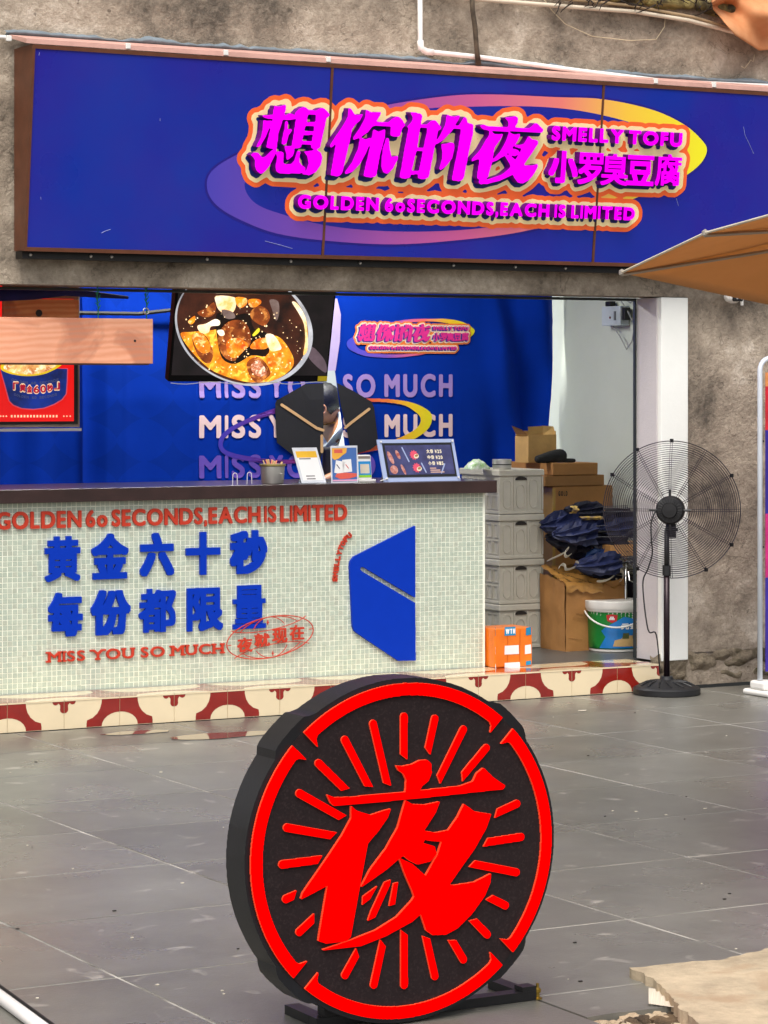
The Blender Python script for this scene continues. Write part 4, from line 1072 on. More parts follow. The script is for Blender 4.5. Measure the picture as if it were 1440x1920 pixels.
MB().tube([hd+V((-.02, .085*s_, -.01+.02*abs(s_))) if False else hd+V((-.045+.014*math.cos(t), -.086, -.03+.024*math.sin(t))) for t in [2*PI*k/10 for k in range(10)] for s_ in (1,)], .008, 6, closed=True).part('ear', skinm, per, smooth=True)
st_ = MB()
for (x0, y0, x1, y1) in ((650, 812, 606, 848), (652, 818, 608, 853), (652, 824, 612, 857)):
    P0, P1 = pp_(x0, y0, -.16), pp_(x1, y1, -.17); st_.tube([P0, (P0+P1)/2+V((0, -.02, -.01)), P1], .004, 5)
st_.part('apron_strap', apr, per)
g = grid_mesh(14, 20, lambda a, b: (lambda c: (c.x, c.y-.02*math.sin(a*PI)+.01*math.sin(a*14), c.z))(PY(604+50*a, 846+130*b-(8 if a < .3 else 0), PYp-.19)), apr)
so = link('apron', g, per); md = so.modifiers.new('t', 'SOLIDIFY'); md.thickness = .006
nl = MB(); nl.tube([nk+V((.065*math.cos(t), .062*math.sin(t), -.02+.02*math.cos(t))) for t in [2*PI*k/20 for k in range(20)]], .003, 5, closed=True).part('necklace', M('gold', (226, 170, 60), .25, 1.), per)

# ================================================================== THINGS ON THE COUNTER
CZ = 1.078
def item_frame(px, y, lean=0., turn=0.):
    """a card frame standing on the counter: origin at its lower left corner"""
    p = PY(px, 905, y); U = V((math.cos(turn), math.sin(turn), 0))
    Vv = V((0, math.sin(lean), math.cos(lean))); Vv = (Vv-U*Vv.dot(U)).normalized()
    return Frame((p.x, y, CZ), U, Vv)
def rect(b, fr, u0, u1, v0, v1, d0, d1): b.prism([(u0, v0), (u1, v0), (u1, v1), (u0, v1)], d0, d1, fr)
acr = M('clear_acrylic', (222, 228, 236), .06, var=.01, trans=.75, coat=.3)
cardw = M('white_card', (240, 238, 236), .5, var=.02)
def width(fr, px): return fr.uv(px, 880)[0]
# QR stand (the code itself is left out)
f = item_frame(566, .33, .22); Wd = width(f, 609.5); Hd = .178
qs = thing('payment_card_stand', 'leaning white acrylic stand with a yellow headed payment card', 'card stand', f.O)
b = MB(); b.prism([(0, 0), (Wd, 0), (Wd-.034, Hd), (-.034, Hd)], -.004, 0, f); b.part('acrylic_plate', M('milky_acrylic', (226, 228, 234), .2, coat=.3), qs)
def skew(P): return [(u-.034*v/Hd, v) for u, v in P]
MB().prism(skew([(.012, .014), (Wd-.012, .014), (Wd-.012, Hd-.018), (.012, Hd-.018)]), .0005, .001, f).part('card', cardw, qs)
MB().prism(skew([(.012, Hd-.05), (Wd-.012, Hd-.05), (Wd-.012, Hd-.018), (.012, Hd-.018)]), .0012, .0016, f).part('yellow_header', M('yellow_print', (246, 190, 40), .5), qs)
for v_, a0, a1 in ((.122, .022, .085), (.036, .034, .082), (.022, .034, .082)): MB().prism(skew([(a0, v_-.0025), (a1, v_-.0025), (a1, v_+.0025), (a0, v_+.0025)]), .0012, .0016, f).part('printed_line', M('grey_print', (110, 104, 104), .6), qs)
MB().add([f.w(.01, .06, -.005), f.w(Wd-.03, .06, -.005), f.w(Wd-.03, 0, -.07), f.w(.01, 0, -.07)], [(0, 1, 2, 3)]).part('prop', acr, qs)
bbox_part('foot', f.O.x-.02, f.O.x+Wd+.005, .318, .40, CZ, CZ+.003, acr, qs, 0)
# leaflet stand
f = item_frame(621.5, .32, .05); Wd = width(f, 671); Hd = .182
ls = thing('leaflet_stand', 'upright acrylic holder with a blue and orange leaflet', 'leaflet stand', f.O)
b = MB(); rect(b, f, 0, Wd, 0, Hd, -.004, 0); b.part('acrylic_plate', M('milky_acrylic', (226, 228, 234), .2), ls)
b = MB(); rect(b, f, .006, Wd-.006, .006, Hd-.01, .0005, .001); b.part('leaflet', M('leaflet_blue', (70, 110, 176), .5, var=.05), ls)
b = MB(); b.prism([(.006, Hd-.012), (.09, Hd-.012), (.085, Hd-.035), (.06, Hd-.05), (.045, Hd-.062), (.02, Hd-.07), (.006, Hd-.06)][::-1], .0012, .0016, f); b.part('orange_burst', M('orange_leaflet', (248, 180, 66), .5), ls)
b = MB(); rect(b, f, .018, .064, Hd-.036, Hd-.018, .0018, .002); b.part('printed_block', M('coral_print', (226, 96, 80), .5), ls)
for u0, c in ((.012, -.18), (.062, .08)):
    c_, s_ = math.cos(c), math.sin(c); P = [(u0+.004+x*c_-y*s_, .05+x*s_+y*c_) for x, y in ((0, 0), (.05, 0), (.05, .062), (0, .062))]
    b = MB(); b.prism(P, .0014, .0018, f); b.part('white_panel', cardw, ls)
    b = MB(); b.tube([f.w(P[0][0]+.014, P[0][1]+.04, .002), f.w(P[0][0]+.03, P[0][1]+.02, .002)], .0022, 5); b.part('drawing', M('ink_print', (60, 60, 90), .6) if c < 0 else M('coral_print', (226, 96, 80)), ls)
b = MB(); b.prism([(.02, .03), (.05, .018), (.1, .02), (Wd-.008, .03), (Wd-.008, .045), (.08, .05), (.03, .046)], .0016, .002, f); b.part('food_print', M('coral_print', (226, 96, 80)), ls)
b = MB(); rect(b, f, .006, Wd-.006, .008, .015, .0014, .0018); b.part('pink_strip', M('pink_strip', (236, 170, 200), .5), ls)
bbox_part('foot', f.O.x, f.O.x+Wd, .325, .39, CZ, CZ+.003, acr, ls, 0)
# payment terminal
f = item_frame(672, .38, .12); Wd = width(f, 697)
pt_ = thing('payment_terminal', 'small rounded white payment speaker with a blue code card, code left out', 'payment terminal', f.O)
pt_['label'] = 'small rounded white payment speaker with a blue front card'
me = MB(); me.prism([(0, .012), (Wd, .012), (Wd, .135), (0, .135)], -.02, 0, f); link('body', bevel_mesh(me.mesh(white_pl), .006, 3), pt_)
b = MB(); rect(b, f, .005, Wd-.005, .03, .102, .0005, .001); b.part('blue_card', M('cyan_card', (20, 150, 220), .4), pt_)
b = MB(); rect(b, f, .014, Wd-.014, .042, .088, .0012, .0015); b.part('label_field', M('cream_label', (226, 214, 190), .5), pt_)
b = MB(); rect(b, f, .005, Wd-.005, .022, .034, .0012, .0016); b.part('green_band', M('lime_print', (150, 214, 40), .5), pt_)
b = MB(); rect(b, f, .006, Wd-.006, .115, .128, .0005, .0012); b.part('speaker_grille', M('taupe_grille', (140, 128, 118), .6), pt_)
bbox_part('base', f.O.x-.005, f.O.x+Wd+.012, .365, .45, CZ, CZ+.012, white_pl, pt_, .003)
# menu frame
f = item_frame(720, .31, .16); Wd = width(f, 862); Hd = .212
mf = thing('menu_frame', 'clear acrylic menu frame with black border, food pictures and yuan prices', 'menu', f.O)
def sk2(P): return [(u-.022*v/Hd, v) for u, v in P]
b = MB(); b.prism(sk2([(0, 0), (Wd, 0), (Wd, Hd), (0, Hd)]), -.006, 0, f); b.part('back_plate', M('bluish_acrylic', (170, 184, 222), .12, var=.02, coat=.3), mf)
b = MB(); b.prism(sk2([(.024, .022), (Wd-.018, .022), (Wd-.018, Hd-.018), (.024, Hd-.018)]), .0005, .003, f); b.part('black_border', blackp, mf)
b = MB(); b.prism(sk2([(.036, .034), (Wd-.028, .034), (Wd-.028, Hd-.03), (.036, Hd-.03)]), .0035, .004, f); b.part('menu_sheet', M('menu_blue', (70, 72, 122), .4, var=.15, vs=20, rgb2=(52, 50, 92)), mf)
for u, v in ((.018, .016), (Wd-.012, .016), (.018, Hd-.012), (Wd-.012, Hd-.012)):
    P = sk2([(u, v)])[0]; MB().lathe((0, 0, 0), [(0, 0), (.0055, 0), (.0045, .006), (0, .007)], 10, f.mat(.003, *P)).part('stud', white_pl, mf)
crm = M('cream_menu_print', (250, 236, 206), .5)
for row, (a, pr) in enumerate((('大份', '25'), ('中份', '20'), ('小份', '15'))):
    v0 = .140-.030*row; h = .020; u = Wd*.61
    for k, ch in enumerate(a+'¥'+pr):
        ww = .018 if k < 2 else .011; e = .0009
        g_ = fit(glyph(ch), u, u+ww, v0, v0+h*(1 if k < 2 else .9), e)
        pgs = g_.reshape(-1, 2).copy(); pgs[:, 0] -= .022*pgs[:, 1]/Hd
        shape([pgs.reshape(-1, 4)], f, .0042, .0004, crm, mf, 'printed_character', grow=e, res=2600)
        u += ww+(.003 if k != 1 else .009)
random.seed(11)
for (u, v, r, c) in ((.44, .132, .026, 'rose'), (.45, .068, .026, 'rose')):
    u = Wd*u
    P = [(u+r*(1 if k % 2 else .72)*math.cos(2*PI*k/22), v+r*(1 if k % 2 else .72)*math.sin(2*PI*k/22)) for k in range(22)]
    b = MB(); b.prism(sk2(P), .0044, .0048, f); b.part('burst', M('rose_print', (238, 84, 112), .5), mf)
    b = MB(); b.prism(sk2(ellipse((u+.012, v-.006), .015, .011, .3, 14)), .0050, .0054, f); b.part('bowl_print', M('cream_menu_print', (250, 236, 206)), mf)
    b = MB(); b.prism(sk2(ellipse((u+.013, v-.003), .010, .006, .3, 12)), .0056, .0060, f); b.part('food_print', M('green_food_print', (120, 140, 80), .5, var=.3, vs=80, rgb2=(200, 110, 60)), mf)
for (u, v, a, b__) in ((.10, .12, .012, .034), (.2, .135, .010, .024), (.12, .06, .022, .022), (.24, .06, .008, .028)):
    b = MB(); b.prism(sk2(ellipse((Wd*u+.014, v), a, b__, .35, 14)), .0044, .0048, f); b.part('food_print', M('chili_print', (168, 74, 60), .5, var=.3, vs=60, rgb2=(220, 170, 160)), mf)
b = MB()
for k in range(3): b.prism(sk2([(Wd*.62, .062-k*.010), (Wd*(.70+.05*k), .062-k*.010), (Wd*(.70+.05*k), .067-k*.010), (Wd*.62, .067-k*.010)]), .0044, .0048, f)
b.part('small_print', M('peach_print', (236, 190, 170), .5), mf)
for (u0, v0_, u1, v1_) in ((.30, .17, .36, .10), (.52, .09, .56, .045), (.76, .04, .82, .085)):
    b = MB(); b.prism(sk2(capsule((Wd*u0, v0_), (Wd*u1, v1_), .007, 4)[::-1] if False else capsule((Wd*u0, v0_), (Wd*u1, v1_), .007, 4)), .0044, .0048, f); b.part('streak', M('pale_blue_print', (170, 184, 226), .5), mf)
MB().tube([f.w(-.028, .004, .01), f.w(.0, .012, .008), f.w(.018, .016, .008)], .002, 6).part('loose_pin', white_pl, mf)
MB().add([f.w(.02, .10, -.007), f.w(.06, .10, -.007), f.w(.06, 0, -.08), f.w(.02, 0, -.08)], [(0, 1, 2, 3)]).part('prop', acr, mf)
# steel pot of skewers
pc = PY(511, 905, .40); pc.z = CZ
pot = thing('skewer_pot', 'brushed steel pot crammed with wooden skewers on the counter', 'pot', pc)
MB().lathe(pc, [(.052, 0), (.055, .004), (.060, .088), (.064, .092), (.064, .095), (.057, .094), (.053, .01), (.0, .01)], 28).part('pot_body', steel, pot, auto=40)
MB().lathe(pc+V((0, 0, .084)), [(.0, 0), (.062, 0), (.0655, .003), (.0655, .011), (.062, .011)], 28).part('rim_band', M('brass_rim', (176, 160, 96), .35, .8), pot, auto=40)
random.seed(9); stickm = [M('bamboo', (232, 196, 150), .7), M('pink_stick', (238, 150, 130), .6)]
for k in range(16):
    a = random.uniform(0, 6.28); r = random.uniform(.0, .035); a2_ = random.uniform(0, 6.28)
    MB().tube([pc+V((r*math.cos(a), r*math.sin(a), .03)), pc+V((r*math.cos(a)+.035*math.cos(a2_), r*math.sin(a)+.03*math.sin(a2_), random.uniform(.104, .118)))], .0032, 5).part('skewer', stickm[k % 4 == 0], pot)
MB().tube([pc+V((.01, -.0605, .05)), pc+V((.018, -.064, .046)), pc+V((.026, -.0595, .05))], .003, 5).part('handle_stub', steel, pot)
# wire loops
for k, (px_, ph) in enumerate(((441, 883), (468, 882))):
    p = PY(px_, 905, .35); h = (905-ph)/5100*12.9
    q = MB(); pts_ = [V((p.x-.014, .35, CZ))]+[V((p.x-.004-.0115*math.cos(t)+.003, .35, CZ+h-.012+.012*math.sin(t))) for t in [PI*j/8 for j in range(9)]]+[V((p.x+.012, .35, CZ))]
    q.tube(pts_, .0017, 6).part('wire_loop', white_pl)
    o = [x for x in COL.objects if x.name.startswith('wire_loop')][-1]
    single(o, ['thin white wire loop standing on the counter, left of its pair', 'thin white wire loop standing on the counter, nearer the steel pot'][k], 'wire loop', 'wire loops on the counter')

# ================================================================== CRATES AND BOXES
crate_m = M('grey_crate_plastic', (192, 187, 172), .5, var=.05, vs=12, bump=.0004, bs=200)
crate_d = M('crate_recess', (150, 147, 138), .55, var=.06, vs=12)
CYF = 1.04; ca = PY(936, 900, CYF).x; cb = PY(1019, 900, CYF).x; ZTOP = PY(978, 880, CYF).z
CH_ = (ZTOP-Z0)/4; CD = .42
def crate(i, label):
    z = Z0+CH_*i
    t = thing('storage_crate', label, 'crate', ((ca+cb)/2, CYF+CD/2, z), 'grey plastic crates in one stack')
    ins = .008
    b = MB().box(ca+ins, cb-ins, CYF+ins, CYF+CD-ins, z+.002, z+CH_-.035); link('body', bevel_mesh(b.mesh(crate_m), .004), t)
    bbox_part('lid', ca-.004, cb+.004, CYF-.006, CYF+CD, z+CH_-.036, z+CH_-.001, crate_m, t, .006)
    bbox_part('foot_rim', ca, cb, CYF, CYF+CD-.004, z+.002, z+.020, crate_m, t, .003)
    W = cb-ca; Fr = FY(CYF+ins); hz = z+.022; hh = CH_-.062
    def oval(fr, u0, u1, v0, v1):
        c = (u1-u0)/2; P = [(u0+c+c*math.cos(a), v1-c+c*math.sin(a)) for a in [PI*k/8 for k in range(9)]]+[(u0+c-c*math.cos(a), v0+c-c*math.sin(a)) for a in [PI*k/8 for k in range(9)]]
        return P
    for (a, b_) in ((.10, .30), (.40, .60), (.70, .90)):
        P = oval(Fr, ca+W*a, ca+W*b_, hz+.008, hz+hh-(.04 if a == .40 else .012))
        flat('oval_rib', [P, [((u-(ca+W*(a+b_)/2))*.74+(ca+W*(a+b_)/2), (v-(hz+hh/2))*.90+hz+hh/2) for u, v in P]], Fr, 0, .005, crate_m, t)
    for a in (.02, .35, .65, .985):
        MB().box(ca+W*a-.004, ca+W*a+.004, CYF+.001, CYF+ins+.004, hz, hz+hh).part('rib', crate_m, t)
    P = [(ca+W*.5+.036*math.cos(a), z+CH_-.058+.020*math.sin(a)) for a in [PI*k/10 for k in range(11)]]
    MB().prism(P, -.001, .0075, Fr).part('handle_hole', M('handle_dark', (34, 28, 24), .8), t)
    # side with two rows of recessed cells
    Fs = Frame((ca+ins, 0, 0), (0, -1, 0), (0, 0, 1))
    for k in range(6):
        for r in range(2):
            u1 = -(CYF+.02+k*.064); v0 = hz+.004+r*(hh*.5)
            flat('side_cell', [[(u1-.052, v0), (u1, v0), (u1, v0+hh*.42), (u1-.052, v0+hh*.42)], [(u1-.046, v0+.006), (u1-.006, v0+.006), (u1-.006, v0+hh*.42-.006), (u1-.046, v0+hh*.42-.006)]], Fs, 0, .005, crate_m, t)
for i, l in enumerate(('lowest grey plastic crate, behind the orange taped parcel', 'second grey plastic crate from the floor, beside the worn carton', 'third grey plastic crate from the floor in the stack', 'topmost grey plastic crate carrying a tissue pack and steel tin')): crate(i, l)

kraft = M('kraft_card', (176, 124, 68), .75, var=.12, vs=5, bump=.0012, bs=30, stain=(164, 116, 64), sscale=6)
kraft2 = M('kraft_card_dark', (158, 112, 62), .75, var=.12, vs=5, bump=.0012, bs=30)
tape = M('packing_tape', (190, 150, 70), .15, var=.1, vs=12, coat=.5)
def carton(label, pxl, pxr, ytop, ybot, y, depth, mat=kraft, tape_side=None):
    x0 = PY(pxl, ytop, y).x; x1 = PY(pxr, ytop, y).x; xm = (pxl+pxr)/2
    z1 = PY(xm, ytop, y).z; z0 = PY(xm, ybot, y).z
    t = thing('cardboard_box', label, 'box', ((x0+x1)/2, y+depth/2, z0))
    bbox_part('carton', x0, x1, y, y+depth, z0, z1, mat, t, .004)
    bbox_part('tape_strip', x0-.001, x0+.018, y-.0012, y+depth*.6, z0+.004, z1-.01, tape, t, 0) if tape_side else None
    return t, x0, x1, z0, z1
bx = 1.30
zz = Z0
t, x0, x1, z0, z1 = carton('large kraft carton stencilled GOLD behind the folded navy umbrellas', 1036, 1149, 911, 1212, bx, .42, kraft, True)
Fb = FY(bx)
u0, v0 = Fb.uv(1047, 930); u1 = Fb.uv(1064, 930)[0]; v1 = Fb.uv(1047, 921)[1]
for ch, sg in line('GOLD', u0, u1, v0, v1-v0, .001, .18, .3): shape([sg], Fb, .0003, .0005, blackp, t, 'printed_letter', grow=.0012, res=3000)
t2 = carton('flat brown carton, second from the top beside the crates', 1022, 1133, 891, 911, bx-.01, .42, kraft2)[0]
carton('flat kraft carton at the top carrying the torn box and black mitt', 1037, 1121, 868, 890.5, bx-.02, .45, kraft)
# torn upright box
tb0 = PY(984, 865, 1.42); zt_b = PY(1010, 868, 1.35).z
x0 = PY(985, 840, 1.42).x; x1 = PY(1046, 840, 1.42).x; xm = PY(1016, 840, 1.42).x; zt2 = PY(1010, 815, 1.42).z
tb = thing('torn_box', 'small open kraft box with torn flaps standing on the top flat carton', 'box', ((x0+x1)/2, 1.5, zt_b))
tk = M('kraft_light', (206, 164, 100), .75, var=.12, vs=8, bump=.0014, bs=40)
MB().box(x0+.02, x1-.01, 1.42, 1.424, zt_b, zt2).part('front', tk, tb)
MB().box(x0+.02, x0+.024, 1.424, 1.56, zt_b, zt2-.01).part('side', tk, tb)
MB().box(x1-.014, x1-.01, 1.424, 1.56, zt_b, zt2+.02).part('side', tk, tb)
MB().box(x0+.024, x1-.014, 1.556, 1.56, zt_b, zt2+.02).part('back', tk, tb)
MB().add([(x0+.02, 1.419, zt2), (xm, 1.419, zt2+.004), (xm-.002, 1.40, zt2+.05), (x0-.002, 1.39, zt2+.045)], [(0, 1, 2, 3), (3, 2, 1, 0)][:1]).part('flap', tk, tb)
MB().add([(xm+.01, 1.426, zt2), (x1-.01, 1.426, zt2), (x1+.002, 1.47, zt2+.045), (xm+.02, 1.45, zt2+.05)], [(0, 1, 2, 3)]).part('flap', tk, tb)
MB().add([(x0+.02, 1.43, zt2), (x0+.02, 1.55, zt2), (x0-.01, 1.55, zt2+.05), (x0-.012, 1.44, zt2+.03)], [(0, 1, 2, 3)]).part('flap', kraft2, tb)
# mitt
mz = PY(1035, 868, 1.33).z
mt = MB()
mp = [PY(x, y, 1.33) for x, y in ((1003, 864), (1018, 860), (1034, 856), (1050, 850), (1060, 848))]
for p in mp: p.z = max(p.z, mz+.02)
mitt = skin_fig('mitt', [mp[0], mp[1], mp[2], mp[3], mp[4], V((mp[3].x+.02, 1.31, mz+.014)), V((mp[4].x+.05, 1.30, mz+.012))], [(0, 1), (1, 2), (2, 3), (3, 4), (3, 5), (5, 6)], [(.018, .02), (.024, .03), (.028, .036), (.032, .04), (.028, .034), .014, .012], M('black_fabric', (30, 30, 32), .85, var=.2, vs=30, bump=.002, bs=60), None)
single(mitt, 'black oven mitt lying on the top flat carton', 'oven mitt')
# tissue pack and tin
tz_ = ZTOP
tp0 = PY(894, 878, 1.16)
g = grid_mesh(18, 12, lambda a, b: (tp0.x+(a-.5)*.125, 1.16+(b-.5)*.09, tz_+.002+.05*max(0, math.sin(a*PI))**.45*max(0, math.sin(b*PI))**.45*(1+.25*noise.noise((a*6, b*6, 2)))), M('tissue_pack', (232, 236, 226), .3, var=.02, vs=30, rgb2=(120, 176, 70), coat=.3))
o = link('tissue_pack', g); single(o, 'crumpled white and green tissue pack on the topmost grey crate', 'tissue pack')
MB().box(tp0.x-.06, tp0.x+.06, 1.12, 1.20, tz_, tz_+.003).part('tissue_base', white_pl, o)
tc = PY(941, 878, 1.12); tc.z = tz_
tn = thing('steel_tin', 'low round stainless steel tin beside the tissue pack', 'tin', tc)
MB().lathe(tc, [(.05, 0), (.052, .004), (.052, .022), (.049, .024), (.049, .027), (.053, .029), (.053, .052), (.05, .054), (.0, .052)], 28).part('tin_body', steel, tn, auto=40)
MB().lathe(tc+V((0, 0, .0235)), [(.0, 0), (.0515, 0), (.0515, .004), (0, .004)], 28).part('seam_band', blackp, tn)
# orange taped parcel
oz1 = PY(950, 1178, .24).z; ox1 = PY(997, 1220, .24).x
op = thing('taped_parcel', 'small parcel wrapped in orange tape with blue and white labels by the counter end', 'parcel', (1.15, .32, Z0))
ort = M('orange_tape', (240, 122, 20), .35, var=.1, vs=10, bump=.002, bs=14, coat=.2)
op_b = bbox_part('parcel', 1.045, ox1, .235, .42, Z0+.001, oz1, ort, op, .006)
Fo = FY(.2335)
bluep = M('blue_label_print', (20, 140, 190), .5); 
for i, (x0, y0, x1, y1, m) in enumerate([(909, 1176, 929, 1192, bluep), (946, 1176, 967, 1191, bluep), (986, 1177, 996, 1191, bluep), (908, 1214, 929, 1226, cardw), (946, 1211, 973, 1226, cardw), (984, 1210, 996, 1226, cardw), (917, 1245, 930, 1252, cardw), (946, 1243, 975, 1251, cardw), (986, 1240, 996, 1247, bluep)]):
    a, b_ = Fo.uv(x0, y0), Fo.uv(x1, y1); a = (max(a[0], 1.047), a[1]); j = .003*((i*7) % 3-1)
    MB().prism([(a[0], b_[1]), (b_[0], b_[1]+j), (b_[0]-.002, a[1]+j), (a[0]+.001, a[1])], 0, .0006, Fo).part('label', m, op)
u0, v0 = Fo.uv(948, 1189); u1 = Fo.uv(966, 1189)[0]; v1 = Fo.uv(948, 1179)[1]
for ch, sg in line('WTN', u0, u1, v0, v1-v0, .002, .14): shape([sg], Fo, .0008, .0004, cardw, op, 'printed_letter', grow=.002, res=2500)
for x in (.33, .66):
    X = 1.045+(ox1-1.045)*x; MB().prism([(X-.0015, Z0+.01), (X+.0015, Z0+.01), (X+.004, oz1-.01), (X+.001, oz1-.01)], 0, .0004, Fo).part('tape_edge', M('orange_tape_edge', (206, 92, 10), .4), op)
# big worn carton
cc = PZ(1060, 1222, Z0); X0 = cc.x; Y0_ = cc.y
X1 = PY(1172, 1150, Y0_).x; zt3 = PY(1062, 1090, Y0_).z; YB = 1.025
bc = thing('worn_carton', 'large worn kraft carton with crumpled taped top under the folded umbrellas', 'box', ((X0+X1)/2, (Y0_+YB)/2, Z0))
def cf(a, b):
    x = X0+(X1-X0)*a; z = Z0+(zt3-Z0)*b
    return (x+.006*noise.noise((0, b*4, 3))*(1-a), Y0_+.008*noise.noise((a*5, b*4, 1))-.012*b*(1-a), z+(.018*noise.noise((a*6, 0, 2))-.04*a*(1-a) if b == 1 else 0))
link('front_face', grid_mesh(24, 20, cf, kraft), bc)
link('side_face', grid_mesh(16, 20, lambda a, b: (X0+.008*noise.noise((a*4, b*4, 8))-.006*b, YB+(Y0_-YB)*a, Z0+(zt3-Z0)*b+(.03*(1-a)+.01*noise.noise((a*5, 3, 3)) if b == 1 else 0)), kraft), bc)
MB().box(X0+.015, X1, Y0_+.03, YB, Z0+.001, zt3-.05).part('carton_core', kraft2, bc)
link('crumpled_top', grid_mesh(34, 18, lambda a, b: (X0-.012+(X1-X0+.01)*a, Y0_-.016+(YB-Y0_)*b, zt3-.012+.03*b+.05*b-.05*a*(1-b)*.6+.018*noise.noise((a*7, b*5, 4))+.007*noise.noise((a*19, b*14, 9))), M('glossy_taped_card', (190, 138, 72), .18, var=.2, vs=9, coat=.7, bump=.003, bs=16)), bc)
link('crumpled_flap', grid_mesh(30, 8, lambda a, b: (X0-.012+(X1-X0)*.62*a, Y0_-.014-.012*math.sin(b*2)-.006*noise.noise((a*8, b*4, 1)), zt3+.0-.05*b*(1+.35*noise.noise((a*5, 0, 0)))-.02*a), MATS['glossy_taped_card']), bc)
MB().prism([(0, 0)], 0, 1, FK) if False else None
Fc = FY(Y0_-.012)
for k, (xa_, ya_, xb_, yb_) in enumerate(((1075, 1158, 1098, 1160), (1080, 1150, 1094, 1152), (1066, 1196, 1092, 1199))):
    MB().tube([PY(xa_, ya_, Y0_-.010), PY(xb_, yb_, Y0_-.010)], .0012, 4).part('crease', kraft2, bc)
# bucket
bkc = PZ(1151, 1219, Z0); bh = (1.0)*(PY(1151, 1128, bkc.y).z-Z0)+.012; br = (PY(1196, 1130, bkc.y)-PY(1104, 1130, bkc.y)).length/2
bk = thing('paint_bucket', 'white lidded paint bucket with green and blue label and wire-style handle', 'bucket', bkc)
MB().lathe(bkc, [(br*.82, 0), (br*.86, .004), (br*.87, bh*.08), (br*.92, bh*.80), (br*.97, bh*.80), (br*.98, bh*.84), (br*.93, bh*.85)], 40).part('tub', white_pl, bk, auto=35)
def cyl_lab(P, off, mat, name, res=0):
    """P in (degrees round the tub from the viewer's left, height fraction) wrapped on the tub"""
    me = fill_mesh([np.array([(a*.01, h) for a, h in P])], .0002, mat)
    bm = bmesh.new(); bm.from_mesh(me); bmesh.ops.triangulate(bm, faces=bm.faces[:])
    for _ in range(4):
        ed = [e for e in bm.edges if abs(e.verts[0].co.x-e.verts[1].co.x) > .08]
        if ed: bmesh.ops.subdivide_edges(bm, edges=ed, cuts=1); bmesh.ops.triangulate(bm, faces=bm.faces[:])
    bm.to_mesh(me); bm.free()
    vd = math.atan2(CAM.y-bkc.y, CAM.x-bkc.x)
    for v in me.vertices:
        h = v.co.y; a = vd+math.radians(v.co.x*100-90); r = br*(.868+.055*h)+off+v.co.z
        v.co = (bkc.x+r*math.cos(a), bkc.y+r*math.sin(a), bkc.z+h*bh)
    for p in me.polygons: p.use_smooth = True
    return link(name, me, bk)
cyl_lab([(a, .06) for a in range(-10, 191, 10)]+[(a, .78) for a in range(190, -11, -10)], .001, M('green_label', (20, 130, 50), .35, coat=.3), 'green_label')
cyl_lab([(58, .10), (72, .30), (62, .42), (70, .48), (112, .70), (132, .66), (190, .62), (190, .08), (58, .08)][::-1], .0022, M('blue_label', (28, 130, 210), .35, coat=.3), 'blue_house')
cyl_lab([(88, .12), (92, .24), (106, .27), (112, .33), (150, .33), (156, .26), (168, .24), (168, .11)][::-1], .0032, M('sofa_print', (214, 178, 120), .5), 'sofa_print')
cyl_lab([(108, .27), (110, .38), (124, .38), (124, .27)][::-1], .0040, M('cushion_print', (90, 96, 50), .5), 'cushion_print')
cyl_lab([(134, .27), (134, .37), (148, .37), (148, .27)][::-1], .0040, MATS['cushion_print'], 'cushion_print')
cyl_lab([(76, .62), (74, .73), (86, .75), (98, .73), (96, .62), (86, .58)][::-1], .0032, M('badge_red', (206, 30, 40), .4), 'red_badge')
cyl_lab([(8, .08), (8, .77), (11, .77), (11, .08)][::-1], .0030, white_pl, 'white_stripe')
def cyl_text(ch, a0, a1, h0, h1, e, mat):
    g_ = fit(glyph(ch), a0, a1, h0, h1, 0); q_ = g_.reshape(-1, 2)*[.01, 1]
    k_ = .08/(h1-h0); s_, x_, y_ = sdf([(q_*[1, 1]).reshape(-1, 4)], 60/(h1-h0), e+.01, 1)
    for P in contours(s_, -e*60/(h1-h0), x_, y_, 60/(h1-h0)): pass
    lp_ = contours(s_, -e*60/(h1-h0), x_, y_, 60/(h1-h0)); me = fill_mesh(lp_, .0002, mat)
    vd = math.atan2(CAM.y-bkc.y, CAM.x-bkc.x)
    for v in me.vertices:
        h = v.co.y; a = vd+math.radians(v.co.x*100-90); r = br*(.868+.055*h)+.0046+v.co.z
        v.co = (bkc.x+r*math.cos(a), bkc.y+r*math.sin(a), bkc.z+h*bh)
    link('printed_character', me, bk)
for k, ch in enumerate('元瓷白'): cyl_text(ch, 106+k*20, 123+k*20, .46, .56, .008, cardw)
for k, ch in enumerate('品'): cyl_text(ch, 81, 91, .64, .70, .003, cardw)
lid = MB(); lid.lathe(bkc, [(br*.985, bh*.83), (br*1.0, bh*.835), (br*1.03, bh*.88), (br*1.03, bh*.985), (br*1.0, bh), (br*.9, bh*.995), (0, bh*.985)], 40); lid.part('lid', white_pl, bk, auto=35)
rt = Vector((.8742, -.4857, 0)); fw = Vector((.4857, .8742, 0))
hp = [bkc+rt*(br*1.03*math.cos(t))-fw*(br*.35*math.sin(t)+br*.75*math.sin(t))+V((0, 0, bh*.86-bh*.36*math.sin(t))) for t in [PI*k/20 for k in range(21)]]
MB().tube(hp, .005, 8).part('handle', white_pl, bk, smooth=True)

